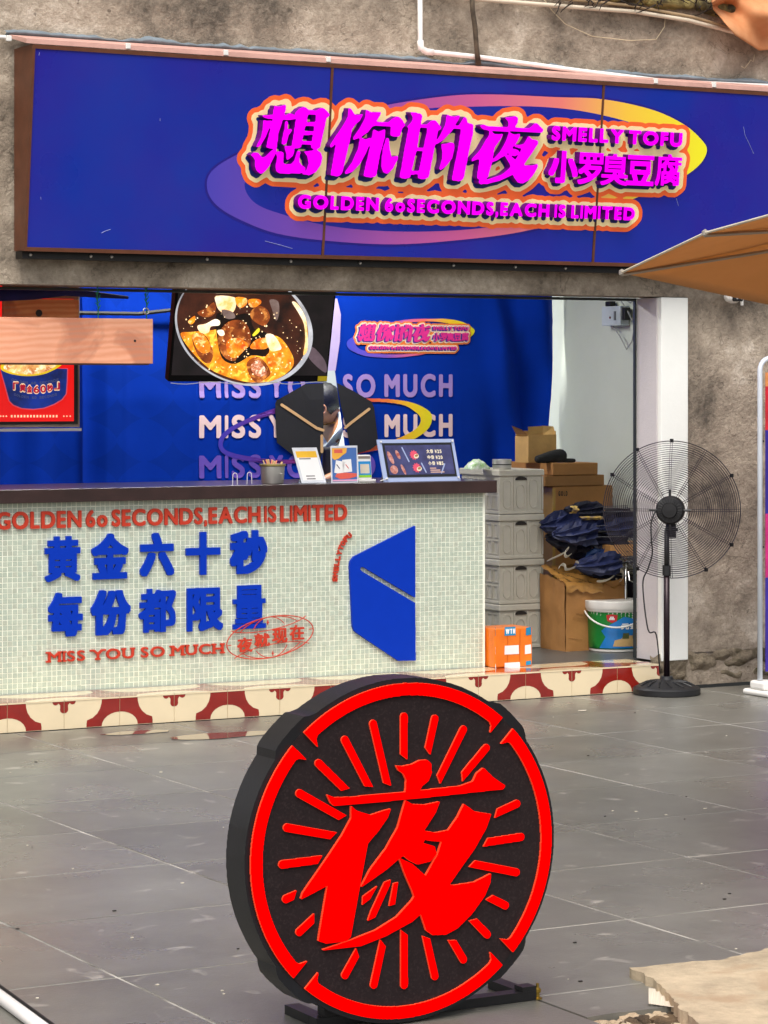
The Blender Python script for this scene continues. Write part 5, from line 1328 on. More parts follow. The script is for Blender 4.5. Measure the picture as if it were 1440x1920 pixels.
# side table with wooden top and chrome legs
ty0 = .72; tx0 = PY(1145, 1030, ty0).x; tzt = PY(1175, 1021, ty0).z; tzb = PY(1175, 1043, ty0).z
tt = thing('side_table', 'side table with thick pale wooden top and chrome legs behind the glass edge', 'table', (tx0+.2, ty0+.15, Z0))
bbox_part('table_top', tx0, 2.55, ty0, ty0+.30, tzb, tzt, M('pale_wood', (206, 150, 88), .5, var=.15, vs=12, bump=.0004), tt, .004)
for x, y in ((PY(1173, 1100, ty0+.02).x, ty0+.02), (PY(1190, 1100, ty0+.1).x, ty0+.18), (2.5, ty0+.02), (2.5, ty0+.28)):
    MB().tube([(x, y, Z0), (x, y, tzb-.001)], .008, 8).part('leg', chrome, tt, smooth=True)
MB().box(PY(1182, 1100, ty0+.1).x, 2.5, ty0+.06, ty0+.26, Z0+.002, tzb-.12).part('dark_cabinet', M('dark_cabinet', (44, 38, 46), .5, var=.2), tt)
q = MB(); q.tube([PY(1178, 1072, ty0-.02), PY(1180, 1088, ty0-.04), PY(1200, 1096, ty0-.04), PY(1206, 1080, ty0-.02)], .004, 6); q.part('wire_bracket', chrome, tt)
# folded navy umbrellas
navyc = [M('navy_canopy_a', (30, 40, 84), .55, var=.25, vs=14), M('navy_canopy_b', (20, 24, 50), .6, var=.25, vs=14), M('blue_canopy', (46, 84, 150), .5, var=.2, vs=14)]
yel = M('yellow_print_cloth', (214, 176, 60), .6, var=.3, vs=30, rgb2=(60, 60, 90))
random.seed(21)
def crumple(pa, pb, r, mat, seed, flatk=.7):
    """pleated folded canopy from its tip pa to its throat pb"""
    A, B = V(pa), V(pb); d = (B-A); L = d.length; d.normalize(); x = d.cross(V((0, 0, 1))).normalized(); y = x.cross(d)
    b = MB(); n = 18; rows = 9; rg = random.Random(seed); vs_ = []
    for i in range(rows+1):
        t = i/rows; rad_ = r*(.35+.75*math.sin(min(1, t*1.15)*PI*.62)) if t > 0 else r*.25
        for k in range(n):
            a = 2*PI*k/n+t*.7; rr = rad_*(1.08 if k % 2 else .66)*rg.uniform(.85, 1.15)
            vs_.append(A+d*L*t+x*rr*math.cos(a)+y*rr*math.sin(a)*flatk+d*rg.uniform(-.01, .01))
    fs_ = [(i*n+k, i*n+(k+1) % n, (i+1)*n+(k+1) % n, (i+1)*n+k) for i in range(rows) for k in range(n)]+[tuple(range(n))[::-1], tuple(rows*n+k for k in range(n))]
    b.add(vs_, fs_); return b
UM = [((1014, 985), (1090, 978), .095, 0), ((1026, 1008), (1105, 1012), .10, 1), ((1048, 1028), (1120, 1026), .09, 1), ((1060, 955), (1125, 955), .055, 1), ((1078, 992), (1150, 988), .10, 0),
      ((1084, 1032), (1146, 1042), .10, 0), ((1098, 1046), (1145, 1040), .07, 2), ((1090, 1070), (1150, 1075), .055, 1), ((1110, 972), (1185, 976), .075, 1), ((1125, 992), (1205, 988), .075, 0)]
UM += [((1038, 1002), (1112, 998), .085, 0), ((1104, 1012), (1168, 1024), .085, 1), ((1078, 1060), (1158, 1056), .075, 0)]
ULAB = ['folded navy umbrella, leftmost of the heap with its tip at the crates', 'folded dark umbrella below the leftmost tip in the heap', 'folded dark umbrella low at the left of the heap', 'folded dark umbrella at the very top of the heap beside yellow print',
        'folded navy umbrella lying across the middle of the heap', 'folded navy umbrella hanging over the carton edge', 'folded brighter blue umbrella at the lower middle of the heap', 'folded black-blue umbrella lowest in the heap on the carton',
        'folded dark umbrella at the upper right with rods toward the fan', 'folded navy umbrella at the right, resting on the wooden table top',
        'folded navy umbrella tucked under the leftmost one in the heap', 'folded dark umbrella drooping beside the wooden table edge', 'folded navy umbrella just above the beige strap on the carton']
for i, (pa, pb, r, mi) in enumerate(UM):
    yy = .98-.02*i+.05*(i % 3)
    A, B = PY(pa[0], pa[1], yy), PY(pb[0], pb[1], yy-.05)
    t = thing('folded_umbrella', ULAB[i], 'umbrella', (A+B)/2-V((0, 0, r*.7)), 'folded umbrellas heaped on the worn carton')
    crumple(A, B, r, 0, i).part('canopy', navyc[mi], t)
    e = B+(B-A).normalized()*.16
    MB().tube([B, e], .006, 6).part('shaft', black_m, t)
    for k in range(3):
        o_ = V((0, random.uniform(-.03, .03), random.uniform(-.03, .03)))
        MB().tube([B+o_, e+o_*1.2+V((.02, 0, 0))], .0022, 5).part('rib', M('grey_rib', (120, 120, 126), .4, .6), t)
    if i == 8: MB().lathe(e, [(0, -.02), (.016, -.012), (.02, 0), (.012, .016), (0, .02)], 12).part('handle_knob', blackp, t, smooth=True)
for i, (a, b_) in enumerate((((1060, 948), (1072, 962)), ((1078, 968), (1118, 974)))):
    A, B = PY(*a, .84), PY(*b_, .84)
    g = grid_mesh(10, 8, lambda s_, t_: (A.x+(B.x-A.x)*s_, .80-.03*noise.noise((s_*5, t_*5, i))-.03*math.sin(t_*PI), A.z+(B.z-A.z)*t_), yel)
    o = link('printed_cloth', g); single(o, ['small yellow printed cloth at the upper left of the umbrella heap', 'yellow and brown printed cloth across the umbrella heap'][i], 'cloth')
strapm = M('beige_strap', (206, 200, 184), .7, var=.06, vs=20)
SP = [([(1022, 1056), (1040, 1048), (1058, 1040), (1066, 1032), (1062, 1028), (1054, 1040), (1060, 1050), (1072, 1040)], 'beige strap looped at the left edge of the worn carton top'),
      ([(1046, 1070), (1050, 1060), (1060, 1062), (1056, 1072), (1070, 1070), (1086, 1060), (1076, 1054)], 'beige strap coiled in the middle of the carton top'),
      ([(1116, 1092), (1130, 1094), (1150, 1086), (1156, 1072), (1164, 1070), (1168, 1086), (1158, 1094)], 'beige strap trailing at the right end of the carton top')]
for P, lb in SP:
    pts_ = [PY(x, y, .74+.01*math.sin(k*2)) for k, (x, y) in enumerate(P)]
    b = MB(); n = len(pts_); 
    for s_ in (0, 1):
        for k, p in enumerate(pts_): b.v.append(p+V((0, -.018*s_+.004*math.sin(k), .016*s_)))
    for k in range(n-1): b.f.append((k, k+1, n+k+1, n+k)); b.m.append(0)
    o = b.part('strap', strapm, None, smooth=True); md = o.modifiers.new('t', 'SOLIDIFY'); md.thickness = .003
    ms = o.modifiers.new('s', 'SUBSURF'); ms.levels = 2; ms.render_levels = 2
    single(o, lb, 'strap')
# wall box with cables
wx = 2.615
def PX(x, y, X): d = ray(x, y); return CAM+d*((X-CAM.x)/d.x)
wb0 = PX(1128, 575, wx-.06); wb1 = PX(1163, 610, wx-.06)
wbx = thing('wall_socket_box', 'white electrical box with dangling grey cables high on the pale side wall', 'electrical box', (wx-.03, (wb0.y+wb1.y)/2, wb1.z))
yA, yB = sorted((wb0.y, wb1.y)); zA, zB = sorted((wb0.z, wb1.z)); 
bbox_part('housing', wx-.06, wx+.003, yA, yB, zA, zB, M('light_grey_plastic', (206, 216, 222), .4), wbx, .004)
bbox_part('switch', wx-.064, wx-.0605, yA+(yB-yA)*.22, yA+(yB-yA)*.32, zA+.03, zB-.03, M('grey_plastic', (110, 114, 116), .5), wbx, 0)
bbox_part('red_button', wx-.064, wx-.0605, yA+(yB-yA)*.5, yA+(yB-yA)*.56, zA+.04, zA+.052, M('dark_red', (110, 30, 30), .5), wbx, 0)
bbox_part('plug', wx-.05, wx-.01, yA-.03, yA-.002, zA+.03, zB-.01, blackp, wbx, .004)
bbox_part('plug', wx-.05, wx-.01, yA+.12, yA+.17, zB+.001, zB+.03, blackp, wbx, .004)
cab = M('grey_cable', (168, 170, 168), .6)
for k, P in enumerate(([(1150, 612), (1162, 630), (1175, 655), (1185, 640), (1192, 600), (1196, 570)], [(1165, 565), (1175, 580), (1185, 600), (1194, 595), (1198, 570)], [(1188, 600), (1190, 640), (1196, 660), (1202, 668)], [(1170, 560), (1182, 568), (1190, 560), (1204, 562)])):
    MB().tube([PX(x, y, wx-.03) for x, y in P], .004, 6).part('cable', cab, wbx, smooth=True)

# ================================================================== PEDESTAL FAN
fx = thing('pedestal_fan', 'tall black pedestal fan with a wide wire guard standing at the step end', 'fan', (0, 0, 0))
fb = PZ(1250, 1297, 0); fb = V((fb.x, fb.y, 0)); 
fb = PY(1250, 1300, -.16); fb.z = 0; fx.location = fb
MB().lathe(fb, [(.166, .0), (.17, .004), (.17, .03), (.164, .036), (.15, .042), (.09, .062), (.035, .074), (.03, .09), (.0, .09)], 44).part('base', blackp, fx, auto=30)
for k in range(14):
    a = 2*PI*k/14; d = V((math.cos(a), math.sin(a), 0)); d2 = V((math.cos(a+.25), math.sin(a+.25), 0))
    MB().tube([fb+d*.06+V((0, 0, .068)), fb+(d+d2)*.05+V((0, 0, .063)), fb+d2*.14+V((0, 0, .046))], .004, 5).part('base_rib', blackp, fx)
fh = PY(1258, 956, -.16); HZ = fh.z
fwd = (fh-V((CAM.x, CAM.y, HZ))).normalized(); fwd = (Matrix.Rotation(math.radians(-6), 3, 'Z') @ fwd); right = fwd.cross(V((0, 0, 1))).normalized(); up = V((0, 0, 1))
MB().tube([fb+V((0, 0, .08)), V((fb.x, fb.y, HZ-.28))], .0155, 14).part('pole', M('dark_tube', (44, 30, 36), .3, .5), fx, smooth=True)
MB().tube([V((fb.x, fb.y, HZ-.32)), V((fb.x, fb.y, HZ-.10))], .0125, 14).part('inner_pole', black_m, fx, smooth=True)
MB().tube([V((fb.x, fb.y, HZ-.33)), V((fb.x, fb.y, HZ-.28))], .021, 12).part('collar', blackp, fx)
bb = MB(); bb.box(-.018, .018, -.02, .02, -.14, -.07, Matrix.Translation(fh)); bb.part('tilt_bracket', blackp, fx)
MB().tube([fh+right*-.03+V((0, 0, -.1)), fh+right*.035+V((0, 0, -.1))], .009, 8).part('tilt_knob', blackp, fx)
Mf = Matrix((right, up, -fwd)).transposed().to_4x4(); Mf.translation = fh
mot = M('motor_black', (34, 33, 34), .45, .3, var=.15)
MB().lathe((0, 0, 0), [(0, -.04), (.05, -.04), (.069, -.03), (.072, .0), (.072, .05), (.066, .062), (.062, .066), (.04, .068), (.036, .078), (.0, .080)], 36, Mf).part('motor', mot, fx, auto=35)
for k in range(24):
    a = 2*PI*k/24; c_, s_ = math.cos(a), math.sin(a)
    MB().tube([Mf @ V((.040*c_, .040*s_, .070)), Mf @ V((.062*c_, .062*s_, .066))], .0022, 4).part('vent_rib', blackp, fx)
GR = .347; GD = .085
def guard_z(r, side): 
    t = r/GR; return side*GD*(1-t**2.6)-.06*0+(-.035)
gm_ = M('guard_wire', (52, 46, 54), .35, .5, var=.1)
def ringpts(r, z, n=72): return [Mf @ V((r*math.cos(2*PI*k/n), r*math.sin(2*PI*k/n), z)) for k in range(n)]
for side in (1, -1):
    for i in range(25):
        r = .088+(GR-.088)*i/24
        if side == -1 and i == 24: continue
        MB().tube(ringpts(r, guard_z(r, side)), .0015 if i < 24 else .0032, 4, closed=True).part('guard_ring', gm_, fx)
    for k in range(12 if side == 1 else 0):
        a = 2*PI*(k+.0)/12+PI/2
        for s_ in (-.005, .005):
            P = []
            for j in range(9):
                r = .07+(GR-.07)*j/8; P.append(Mf @ V((r*math.cos(a)-s_*math.sin(a), r*math.sin(a)+s_*math.cos(a), guard_z(r, side)+.002*side)))
            MB().tube(P, .0014, 4).part('guard_spoke', gm_, fx)
for k in range(4):
    a = PI/2*k+.0; MB().tube([Mf @ V((.06*math.cos(a), .06*math.sin(a), .05)), Mf @ V((.105*math.cos(a), .105*math.sin(a), .046))], .0065, 6).part('guard_clip', blackp, fx)
for k in (0, 1, 2, 4, 5, 7, 8, 10):
    a = 2*PI*k/12+PI/2; p = Mf @ V(((GR+.002)*math.cos(a), (GR+.002)*math.sin(a), -.035))
    MB().box(-.007, .007, -.007, .007, -.009, .009, Matrix.Translation(p)).part('rim_clip', black_m, fx)
cpt = [Mf @ V((-.06, .01, .06)), Mf @ V((-.09, -.05, .07)), Mf @ V((-.093, -.14, .06)), Mf @ V((-.09, -.22, .04)), Mf @ V((-.115, -.30, .02)), Mf @ V((-.14, -.38, .02)), V((fb.x-.10, fb.y+.02, HZ-.6)), V((fb.x-.05, fb.y+.02, .3)), V((fb.x-.02, fb.y+.03, .1))]
cpt = [V(p) for p in cpt]
cs = []
for i in range(len(cpt)-1):
    p0, p1, p2, p3 = cpt[max(i-1, 0)], cpt[i], cpt[i+1], cpt[min(i+2, len(cpt)-1)]
    for k in range(6):
        t = k/6; cs.append(.5*((2*p1)+(p2-p0)*t+(2*p0-5*p1+4*p2-p3)*t*t+(3*p1-p0-3*p2+p3)*t**3))
MB().tube(cs+[cpt[-1]], .0038, 6).part('power_cord', blackp, fx, smooth=True)
# fan blades at rest, on the far side of the motor
bl = M('blade_grey', (150, 150, 150), .4, .6)

# ================================================================== ROUND SIGN
DY = -5.70; FD = FY(DY)
def Dp(x, y): return FD.uv(380+x/2.057, 1240+y/2.057)
L_, R_ = Dp(178, 735), Dp(1340, 730); T_, B_ = Dp(772, 82), Dp(772, 1375)
cx0, cz0 = (L_[0]+R_[0])/2, (T_[1]+B_[1])/2; RX, RZ = (R_[0]-L_[0])/2, (T_[1]-B_[1])/2
rsn = thing('round_sign', 'upright black round sign drum with glowing red character, rays and broken ring', 'round sign', (cx0, DY, 0))
def pol(r, deg): return (cx0+RX*r*math.cos(math.radians(deg)), cz0+RZ*r*math.sin(math.radians(deg)))
drumm = M('black_drum', (20, 21, 26), .38, .1, var=.2, vs=6, bump=.0006, bs=160)
facem = M('black_glitter_face', (34, 25, 26), .75, var=.1, vs=30, bump=.0004, bs=500, stain=(44, 34, 34), sscale=160, spec=.2)
LUG = [46, 134.5, 226, 314]
prof = []
for k in range(180):
    a = k*2; r = 1.027
    for g in LUG:
        d_ = abs((a-g+180) % 360-180)
        if d_ < 7.2: r = 1.060
        elif d_ < 9.2: r = 1.060-(d_-7.2)/2*.033
    prof.append(pol(r, a))
shape([poly_segs(prof)], FD, -.100, .100, drumm, rsn, 'drum', res=600, side=drumm, bl=2)
do = rsn.children[0].data; do.polygons.foreach_set('use_smooth', [True]*len(do.polygons)); do.set_sharp_from_angle(angle=math.radians(24))
b = MB(); b.prism([pol(.998, 2*k) for k in range(180)], 0, .0022, FD); b.part('face_plate', facem, rsn)
redlit = lit('lit_red_acrylic', (255, 0, 0), .6); rededge = M('red_edge', (230, 70, 40), .5, emit=.25, spec=.1)
for q_ in range(4):
    a0 = LUG[q_]+2.9; a1 = LUG[(q_+1) % 4]-2.9+(360 if q_ == 3 else 0); n = 40
    P = [pol(.998, a0+(a1-a0)*k/n) for k in range(n+1)]
    IN_ = [pol(.925, a1-3.2-(a1-a0-6.4)*k/n) for k in range(n+1)]
    P += [pol(.872, a1-.4), pol(.915, a1-2.0)]+IN_+[pol(.915, a0+2.0), pol(.872, a0+.4)]
    shape([poly_segs(P)], FD, .0022, .007, redlit, rsn, 'ring_segment', res=700, side=rededge, bl=0)
RAY = [((771, 212), (771, 360)), ((890, 220), (864, 338)), ((1000, 262), (908, 448)), ((1088, 333), (1000, 438)), ((652, 240), (705, 466)), ((543, 302), (632, 475)), ((442, 392), (540, 488)), ((368, 508), (528, 598)),
 ((320, 640), (492, 670)), ((302, 782), (440, 764)), ((316, 915), (345, 902)), ((368, 1042), (418, 995)), ((544, 1208), (588, 1128)), ((655, 1245), (688, 1092)), ((772, 1246), (772, 1052)), ((890, 1212), (858, 1070)),
 ((1000, 1148), (960, 1080)), ((1092, 1052), (1042, 1000)), ((1162, 940), (1106, 912)), ((1204, 812), (1040, 780)), ((1222, 676), (1092, 696)), ((1206, 548), (1132, 582))]
for a, b_ in RAY:
    P0, P1 = Dp(*a), Dp(*b_); w_ = .0195; d_ = V((P1[0]-P0[0], P1[1]-P0[1])); th = math.atan2(d_.y, d_.x)
    P = [(P0[0]+w_/2*math.cos(th+PI/2+PI*k/8), P0[1]+w_/2*math.sin(th+PI/2+PI*k/8)) for k in range(9)]
    L2 = d_.length+.006; nx_, ny_ = -math.sin(th), math.cos(th); dx, dy_ = math.cos(th), math.sin(th)
    P += [(P0[0]+dx*(L2-.008)-nx_*w_*.48, P0[1]+dy_*(L2-.008)-ny_*w_*.48), (P0[0]+dx*(L2+.006)+nx_*w_*.48, P0[1]+dy_*(L2+.006)+ny_*w_*.48)]
    shape([poly_segs(P)], FD, .0022, .006, redlit, rsn, 'ray', res=900, side=rededge, bl=0)
YE = [[(740,402),(762,404),(800,396),(832,380),(855,378),(872,392),(874,428),(862,458),(838,478),(822,505),(775,510),(778,455),(768,432),(748,418)],
 [(474,514),(500,524),(560,522),(775,503),(985,480),(1035,462),(1050,430),(1075,410),(1110,445),(1158,478),(1150,490),(830,525),(500,555),(488,545)]]
YEL = [[(565,556),(585,575),(640,592),(690,575),(716,568),(705,600),(670,650),(628,700),(600,850),(562,1060),(545,1075),(470,1085),(440,1075),(445,1040),(475,860),(400,900),(372,914),(380,890),(470,760),(530,670),(565,605)]]
YER = [[(775,535),(800,550),(850,552),(905,540),(890,580),(845,650),(790,730),(752,755),(700,800),(603,868),(640,800),(700,720),(745,640),(765,570)],
 [(800,693),(850,702),(885,712),(893,740),(870,768),(820,780),(790,765),(765,745),(800,720)], [(745,700),(800,650),(860,660),(840,700),(790,760)],
 [(845,652),(890,660),(940,650),(975,600),(1000,550),(1040,578),(1103,588),(1085,640),(1040,720),(990,790),(940,862),(880,930),(800,1000),(700,1055),(600,1095),(450,1112),(560,1075),(660,1035),(740,985),(800,920),(850,830),(900,740),(915,692),(880,690),(825,682)],
 [(752,758),(800,780),(850,825),(900,855),(960,862),(1040,850),(1103,818),(1100,850),(1080,900),(1030,970),(975,1025),(930,1050),(880,1052),(855,1035),(830,960),(800,880),(770,810)]]
for G in (YE, YEL, YER): shape([poly_segs([Dp(*p) for p in P]) for P in G], FD, .0022, .009, redlit, rsn, 'stroke', grow=.0008, res=900, side=rededge, bl=1)
for P in ([(610, 938), (612, 905), (668, 864), (640, 915)], [(630, 1000), (642, 965), (695, 850), (720, 840), (716, 862), (660, 985)], [(713, 942), (730, 855), (748, 850), (736, 935)]):
    shape([poly_segs([Dp(*p) for p in P])], FD, .0022, .006, redlit, rsn, 'ray', res=1200, side=rededge, bl=0)
# feet
FY_ = DY+.08
zb0 = cz0-RZ
for x in (PY(617, 1890, FY_).x, PY(842, 1890, FY_).x):
    MB().box(x-.022, x+.022, FY_-.018, FY_+.018, .0, zb0+.09).part('leg', black_m, rsn)
xr0 = PY(985, 1890, FY_).x; xl0 = PY(600, 1890, FY_).x
MB().box(xl0-.02, xr0+.02, FY_-.02, FY_+.02, .001, .024).part('foot_bar', black_m, rsn)
MB().box(xr0-.02, xr0+.02, FY_-.02, FY_+.02, .0242, .036).part('foot_end', black_m, rsn)
MB().box(xl0-.02, xl0+.02, FY_+.021, FY_+.15, .001, .024).part('cross_bar', black_m, rsn)
MB().box(xr0-.02, xr0+.019, FY_+.021, FY_+.15, .001, .024).part('cross_bar', black_m, rsn)
p = V((xr0+.03, FY_-.01, 0)); MB().lathe(p, [(.012, 0), (.012, .004), (.006, .006), (.006, .016), (.009, .018), (.009, .026), (.004, .03), (.004, .04), (0, .041)], 10).part('bolt', M('brass', (170, 140, 60), .35, .9), rsn, auto=30)

# ================================================================== PATIO UMBRELLA
cano = M('tan_canopy', (218, 168, 116), .8, var=.05, vs=6, bump=.0008, bs=200, rgb2=(206, 156, 106))
def translucent(m, c, f):
    n = m.node_tree.nodes; L = m.node_tree.links; t = n.new('ShaderNodeBsdfTranslucent'); t.inputs[0].default_value = (*lin(c), 1)
    x = n.new('ShaderNodeMixShader'); x.inputs[0].default_value = f; out = n['Material Output']
    L.new(n['Principled BSDF'].outputs[0], x.inputs[1]); L.new(t.outputs[0], x.inputs[2]); L.new(x.outputs[0], out.inputs[0])
translucent(cano, (232, 184, 124), .4)
cano_in = cano
A = PT(1166, 511, 8.6); B1 = PT(1322, 437, 7.9); B2 = PT(1470, 396, 7.4); C1 = PT(1760, 640, 9.9)
apex = PT(1800, 330, 8.8); D1 = PT(2300, 560, 9.2); D2 = PT(2250, 330, 7.7)
um = thing('patio_umbrella', 'tan cloth patio umbrella reaching in from the right over the wall', 'umbrella', (apex.x, apex.y, 0))
base_pts = [A, C1, D1, D2, B2, B1]
def panel(P, Q, name='canopy_panel'):
    def fn(a, b):
        e = P.lerp(Q, a); p = apex.lerp(e, b); p = p+V((0, 0, -.04*math.sin(b*PI)+.03*math.sin(a*PI)*math.sin(b*PI))); return (p.x, p.y, p.z)
    o = link(name, grid_mesh(14, 14, fn, cano), um); md = o.modifiers.new('t', 'SOLIDIFY'); md.thickness = .002
for i in range(6): panel(base_pts[i], base_pts[(i+1) % 6])
def val(P, Q, h=.05):
    o = link('valance', grid_mesh(16, 3, lambda a, b: tuple(P.lerp(Q, a)+V((0, 0, -h*b*(.35+.65*min(1, a*3)) ))), cano), um); md = o.modifiers.new('t', 'SOLIDIFY'); md.thickness = .002
for e in base_pts: MB().tube([apex+V((0, 0, -.03)), apex.lerp(e, .5)+V((0, 0, -.075)), e+V((0, 0, -.006))], .007, 6).part('rib', M('pale_metal', (190, 180, 168), .4, .6), um)
for e in (A, B1): MB().lathe(e, [(0, -.012), (.01, -.006), (.01, .006), (0, .012)], 8).part('rib_cap', M('pale_metal', (190, 180, 168)), um)
MB().tube([(apex.x, apex.y, 0.03), (apex.x, apex.y, apex.z+.05)], .02, 12).part('pole', M('pale_metal', (190, 180, 168)), um, smooth=True)
MB().lathe((apex.x, apex.y, 0), [(.25, 0), (.25, .05), (.05, .08), (.03, .3), (0, .3)], 24).part('base', blackp, um)
MB().tube([A, B1, B2], .004, 5).part('hem_edge', M('cream_hem', (226, 214, 190), .7), um)

# ================================================================== BANNER STAND, right edge
bn = PZ(1421, 1305, 0); by = bn.y
bs = thing('banner_stand', 'white tube frame banner stand with a coloured printed banner at the right edge', 'banner', (bn.x+.3, by, 0))
tubw = M('white_tube', (220, 226, 234), .3, .1, var=.03)
xt = PY(1425, 1000, by).x; zt4 = PY(1425, 672, by).z
P = [(xt, by, .08)]+[(xt, by, zt4-.12)]+[(xt+.06-.06*math.cos(t), by, zt4-.06+.06*math.sin(t)) for t in [PI/2*k/6 for k in range(7)]]+[(xt+.6, by, zt4)]+[(xt+.66+.0, by, zt4-.06), (xt+.66, by, .08)]
MB().tube(P, .013, 12).part('tube_frame', tubw, bs, smooth=True)
bbox_part('base', xt-.03, xt+.72, by-.11, by+.11, .001, .03, white_pl, bs, .012)
bbox_part('upper_base', xt-.022, xt+.70, by-.06, by+.06, .0305, .075, white_pl, bs, .012)
z_ = [zt4-.07, zt4-.14, zt4-.36, zt4-.78, zt4-1.10, .12]
bcs = [(250, 160, 90), (226, 30, 50), (50, 30, 150), (216, 40, 130), (60, 40, 160)]
for i in range(5):
    bbox_part('banner_print', xt+.034, xt+.63, by-.002, by+.002, z_[i+1]+.0005, z_[i], M('banner_print_%s' % 'abcde'[i], bcs[i], .5, var=.2, vs=9, rgb2=tuple(int(c*.8) for c in bcs[i])), bs, 0)
for z in (zt4-.42, zt4-.95): MB().box(xt+.008, xt+.014, by-.016, by-.012, z, z+.01).part('clip', blackp, bs)

# ================================================================== WALL FITTINGS
pvc = M('white_pvc', (250, 244, 238), .35, var=.04, vs=8)
pipey = WY-.06
P = [PY(787, -60, pipey), PY(788, 80, pipey), PY(790, 92, pipey), PY(803, 97, pipey), PY(890, 106, pipey), PY(1080, 132, pipey), PY(1250, 153, pipey), PY(1470, 163, pipey), PY(1800, 172, pipey)]
pi_ = thing('white_conduit', 'white pipe dropping from the roof, bending and sloping right above the sign', 'pipe', P[4])
MB().tube(P, .0125, 12).part('pipe_run', pvc, pi_, smooth=True)
MB().tube([PY(788, 76, pipey), PY(789, 90, pipey), PY(800, 97, pipey), PY(812, 98, pipey)], .0165, 12).part('elbow', pvc, pi_, smooth=True)
pi2 = MB(); p2 = [PY(-60, 64, WY-.035), PY(60, 74, WY-.05), PY(240, 88, WY-.07), PY(420, 100, WY-.07), PY(560, 108, WY-.05)]; pi2.tube(p2, .009, 10)
single(pi2.part('thin_pipe', pvc, None, smooth=True), 'thin white pipe running from the left along the top edge of the sign', 'pipe')
P = [PY(800, -12, WY-.05), PY(900, -1, WY-.05), PY(1060, 12, WY-.05), PY(1190, 22, WY-.05), PY(1290, 38, WY-.05), PY(1375, 60, WY-.05), PY(1480, 95, WY-.05)]
single(MB().tube(P, .011, 10).part('upper_pipe', M('cream_pvc', (230, 214, 190), .4, var=.06), None, smooth=True), 'cream pipe curving along the very top of the wall toward the draped cloth', 'pipe')
P = [PY(850, -22, WY-.03), PY(1000, -8, WY-.03), PY(1180, 10, WY-.04), PY(1300, 32, WY-.05), PY(1400, 62, WY-.05), PY(1500, 90, WY-.05)]
single(MB().tube(P, .008, 10).part('tan_pipe', M('tan_pvc', (196, 166, 128), .5, var=.1), None, smooth=True), 'thinner tan pipe just above the cream pipe at the top right', 'pipe')
P = [PY(884, -20, WY-.08), PY(886, 20, WY-.09), PY(891, 50, WY-.09), PY(893, 90, WY-.09), PY(898, 122, WY-.08)]
vine = MB(); vine.tube([p+V((.004*math.sin(k*3), 0, 0)) for k, p in enumerate(P)], [.014, .012, .013, .012, .015], 8)
single(vine.part('dead_stem', M('grey_stem', (96, 82, 66), .9, var=.3, vs=30, bump=.004, bs=60), None, smooth=True), 'thick grey dead stem hanging across the white pipe', 'stem')
random.seed(31)
for k, (P_, lb) in enumerate((([(1014, -10), (1035, 20), (1060, 45), (1110, 68), (1180, 76), (1230, 74), (1246, 50), (1248, 20)], 'thin pale wire looping down below the cream pipe'), ([(1390, 124), (1396, 128), (1404, 118), (1408, 112), (1412, 116), (1415, 102)], 'short curled pale wire on the wall under the draped cloth'))):
    single(MB().tube([PY(x, y, WY-.03) for x, y in P_], .0022, 5).part('loose_wire', M('pale_wire', (226, 206, 170), .5), None, smooth=True), lb, 'wire')
# debris and stems on top
dead = M('dead_roots', (58, 44, 34), .9, var=.4, vs=30); stone = M('mossy_stone', (176, 156, 96), .9, var=.3, vs=9, bump=.01, bs=20, stain=(60, 52, 34), sscale=8)
rt_ = thing('root_tangle', 'tangle of dark dead roots and straw along the wall top at the right', 'roots', PY(1200, 0, WY-.06))
for k in range(60):
    x = random.uniform(1050, 1345); y = random.uniform(-40, 6+max(0, (x-1200)*.16)); a = random.uniform(-1, 1)
    P = [PY(x+a*14*j+random.uniform(-4, 4), y+random.uniform(5, 9)*j*(.5 if a > 0 else .9), WY-.05-random.random()*.06) for j in range(4)]
    MB().tube(P, [.005, .004, .003, .0015], 5).part('root', dead, rt_)
st2 = thing('stone_ledge', 'row of mossy yellowish stones on top of the wall at the top right', 'stones', PY(1250, -30, WY))
for k in range(12):
    p = PY(1080+k*26, -22+k*3.6, WY-.02); r = random.uniform(.035, .07)
    bm = bmesh.new(); bmesh.ops.create_icosphere(bm, subdivisions=3, radius=r)
    for v in bm.verts: v.co = V((v.co.x*1.4, v.co.y*.8, v.co.z*.75))*(1+.35*noise.noise(v.co*22+V((k, 0, 0)))); v.co += p
    me = bpy.data.meshes.new('m'); bm.to_mesh(me); bm.free(); me.materials.append(stone); link('stone', me, st2)
# draped cloth
tarp = M('orange_tan_cloth', (214, 150, 102), .8, var=.1, vs=6, rgb2=(196, 120, 70))
TOPP = [(1334, 2), (1362, -30), (1400, -34), (1450, -30), (1500, -20)]; BOT = [(1337, 16), (1356, 40), (1378, 66), (1424, 95), (1500, 88)]
def interp(P, t):
    f = t*(len(P)-1); i = min(int(f), len(P)-2); f -= i; return (P[i][0]*(1-f)+P[i+1][0]*f, P[i][1]*(1-f)+P[i+1][1]*f)
def tf(a, b):
    p, q = interp(TOPP, a), interp(BOT, a); x = p[0]*(1-b)+q[0]*b; y = p[1]*(1-b)+q[1]*b
    c = PY(x, y, WY-.12-.05*math.sin(a*7+b*5)-.04*math.sin(b*9-a*3)); return tuple(c)
o = link('draped_cloth', grid_mesh(36, 24, tf, tarp)); md = o.modifiers.new('t', 'SOLIDIFY'); md.thickness = .003
single(o, 'creased orange tan cloth draped over the wall top at the right corner', 'cloth')
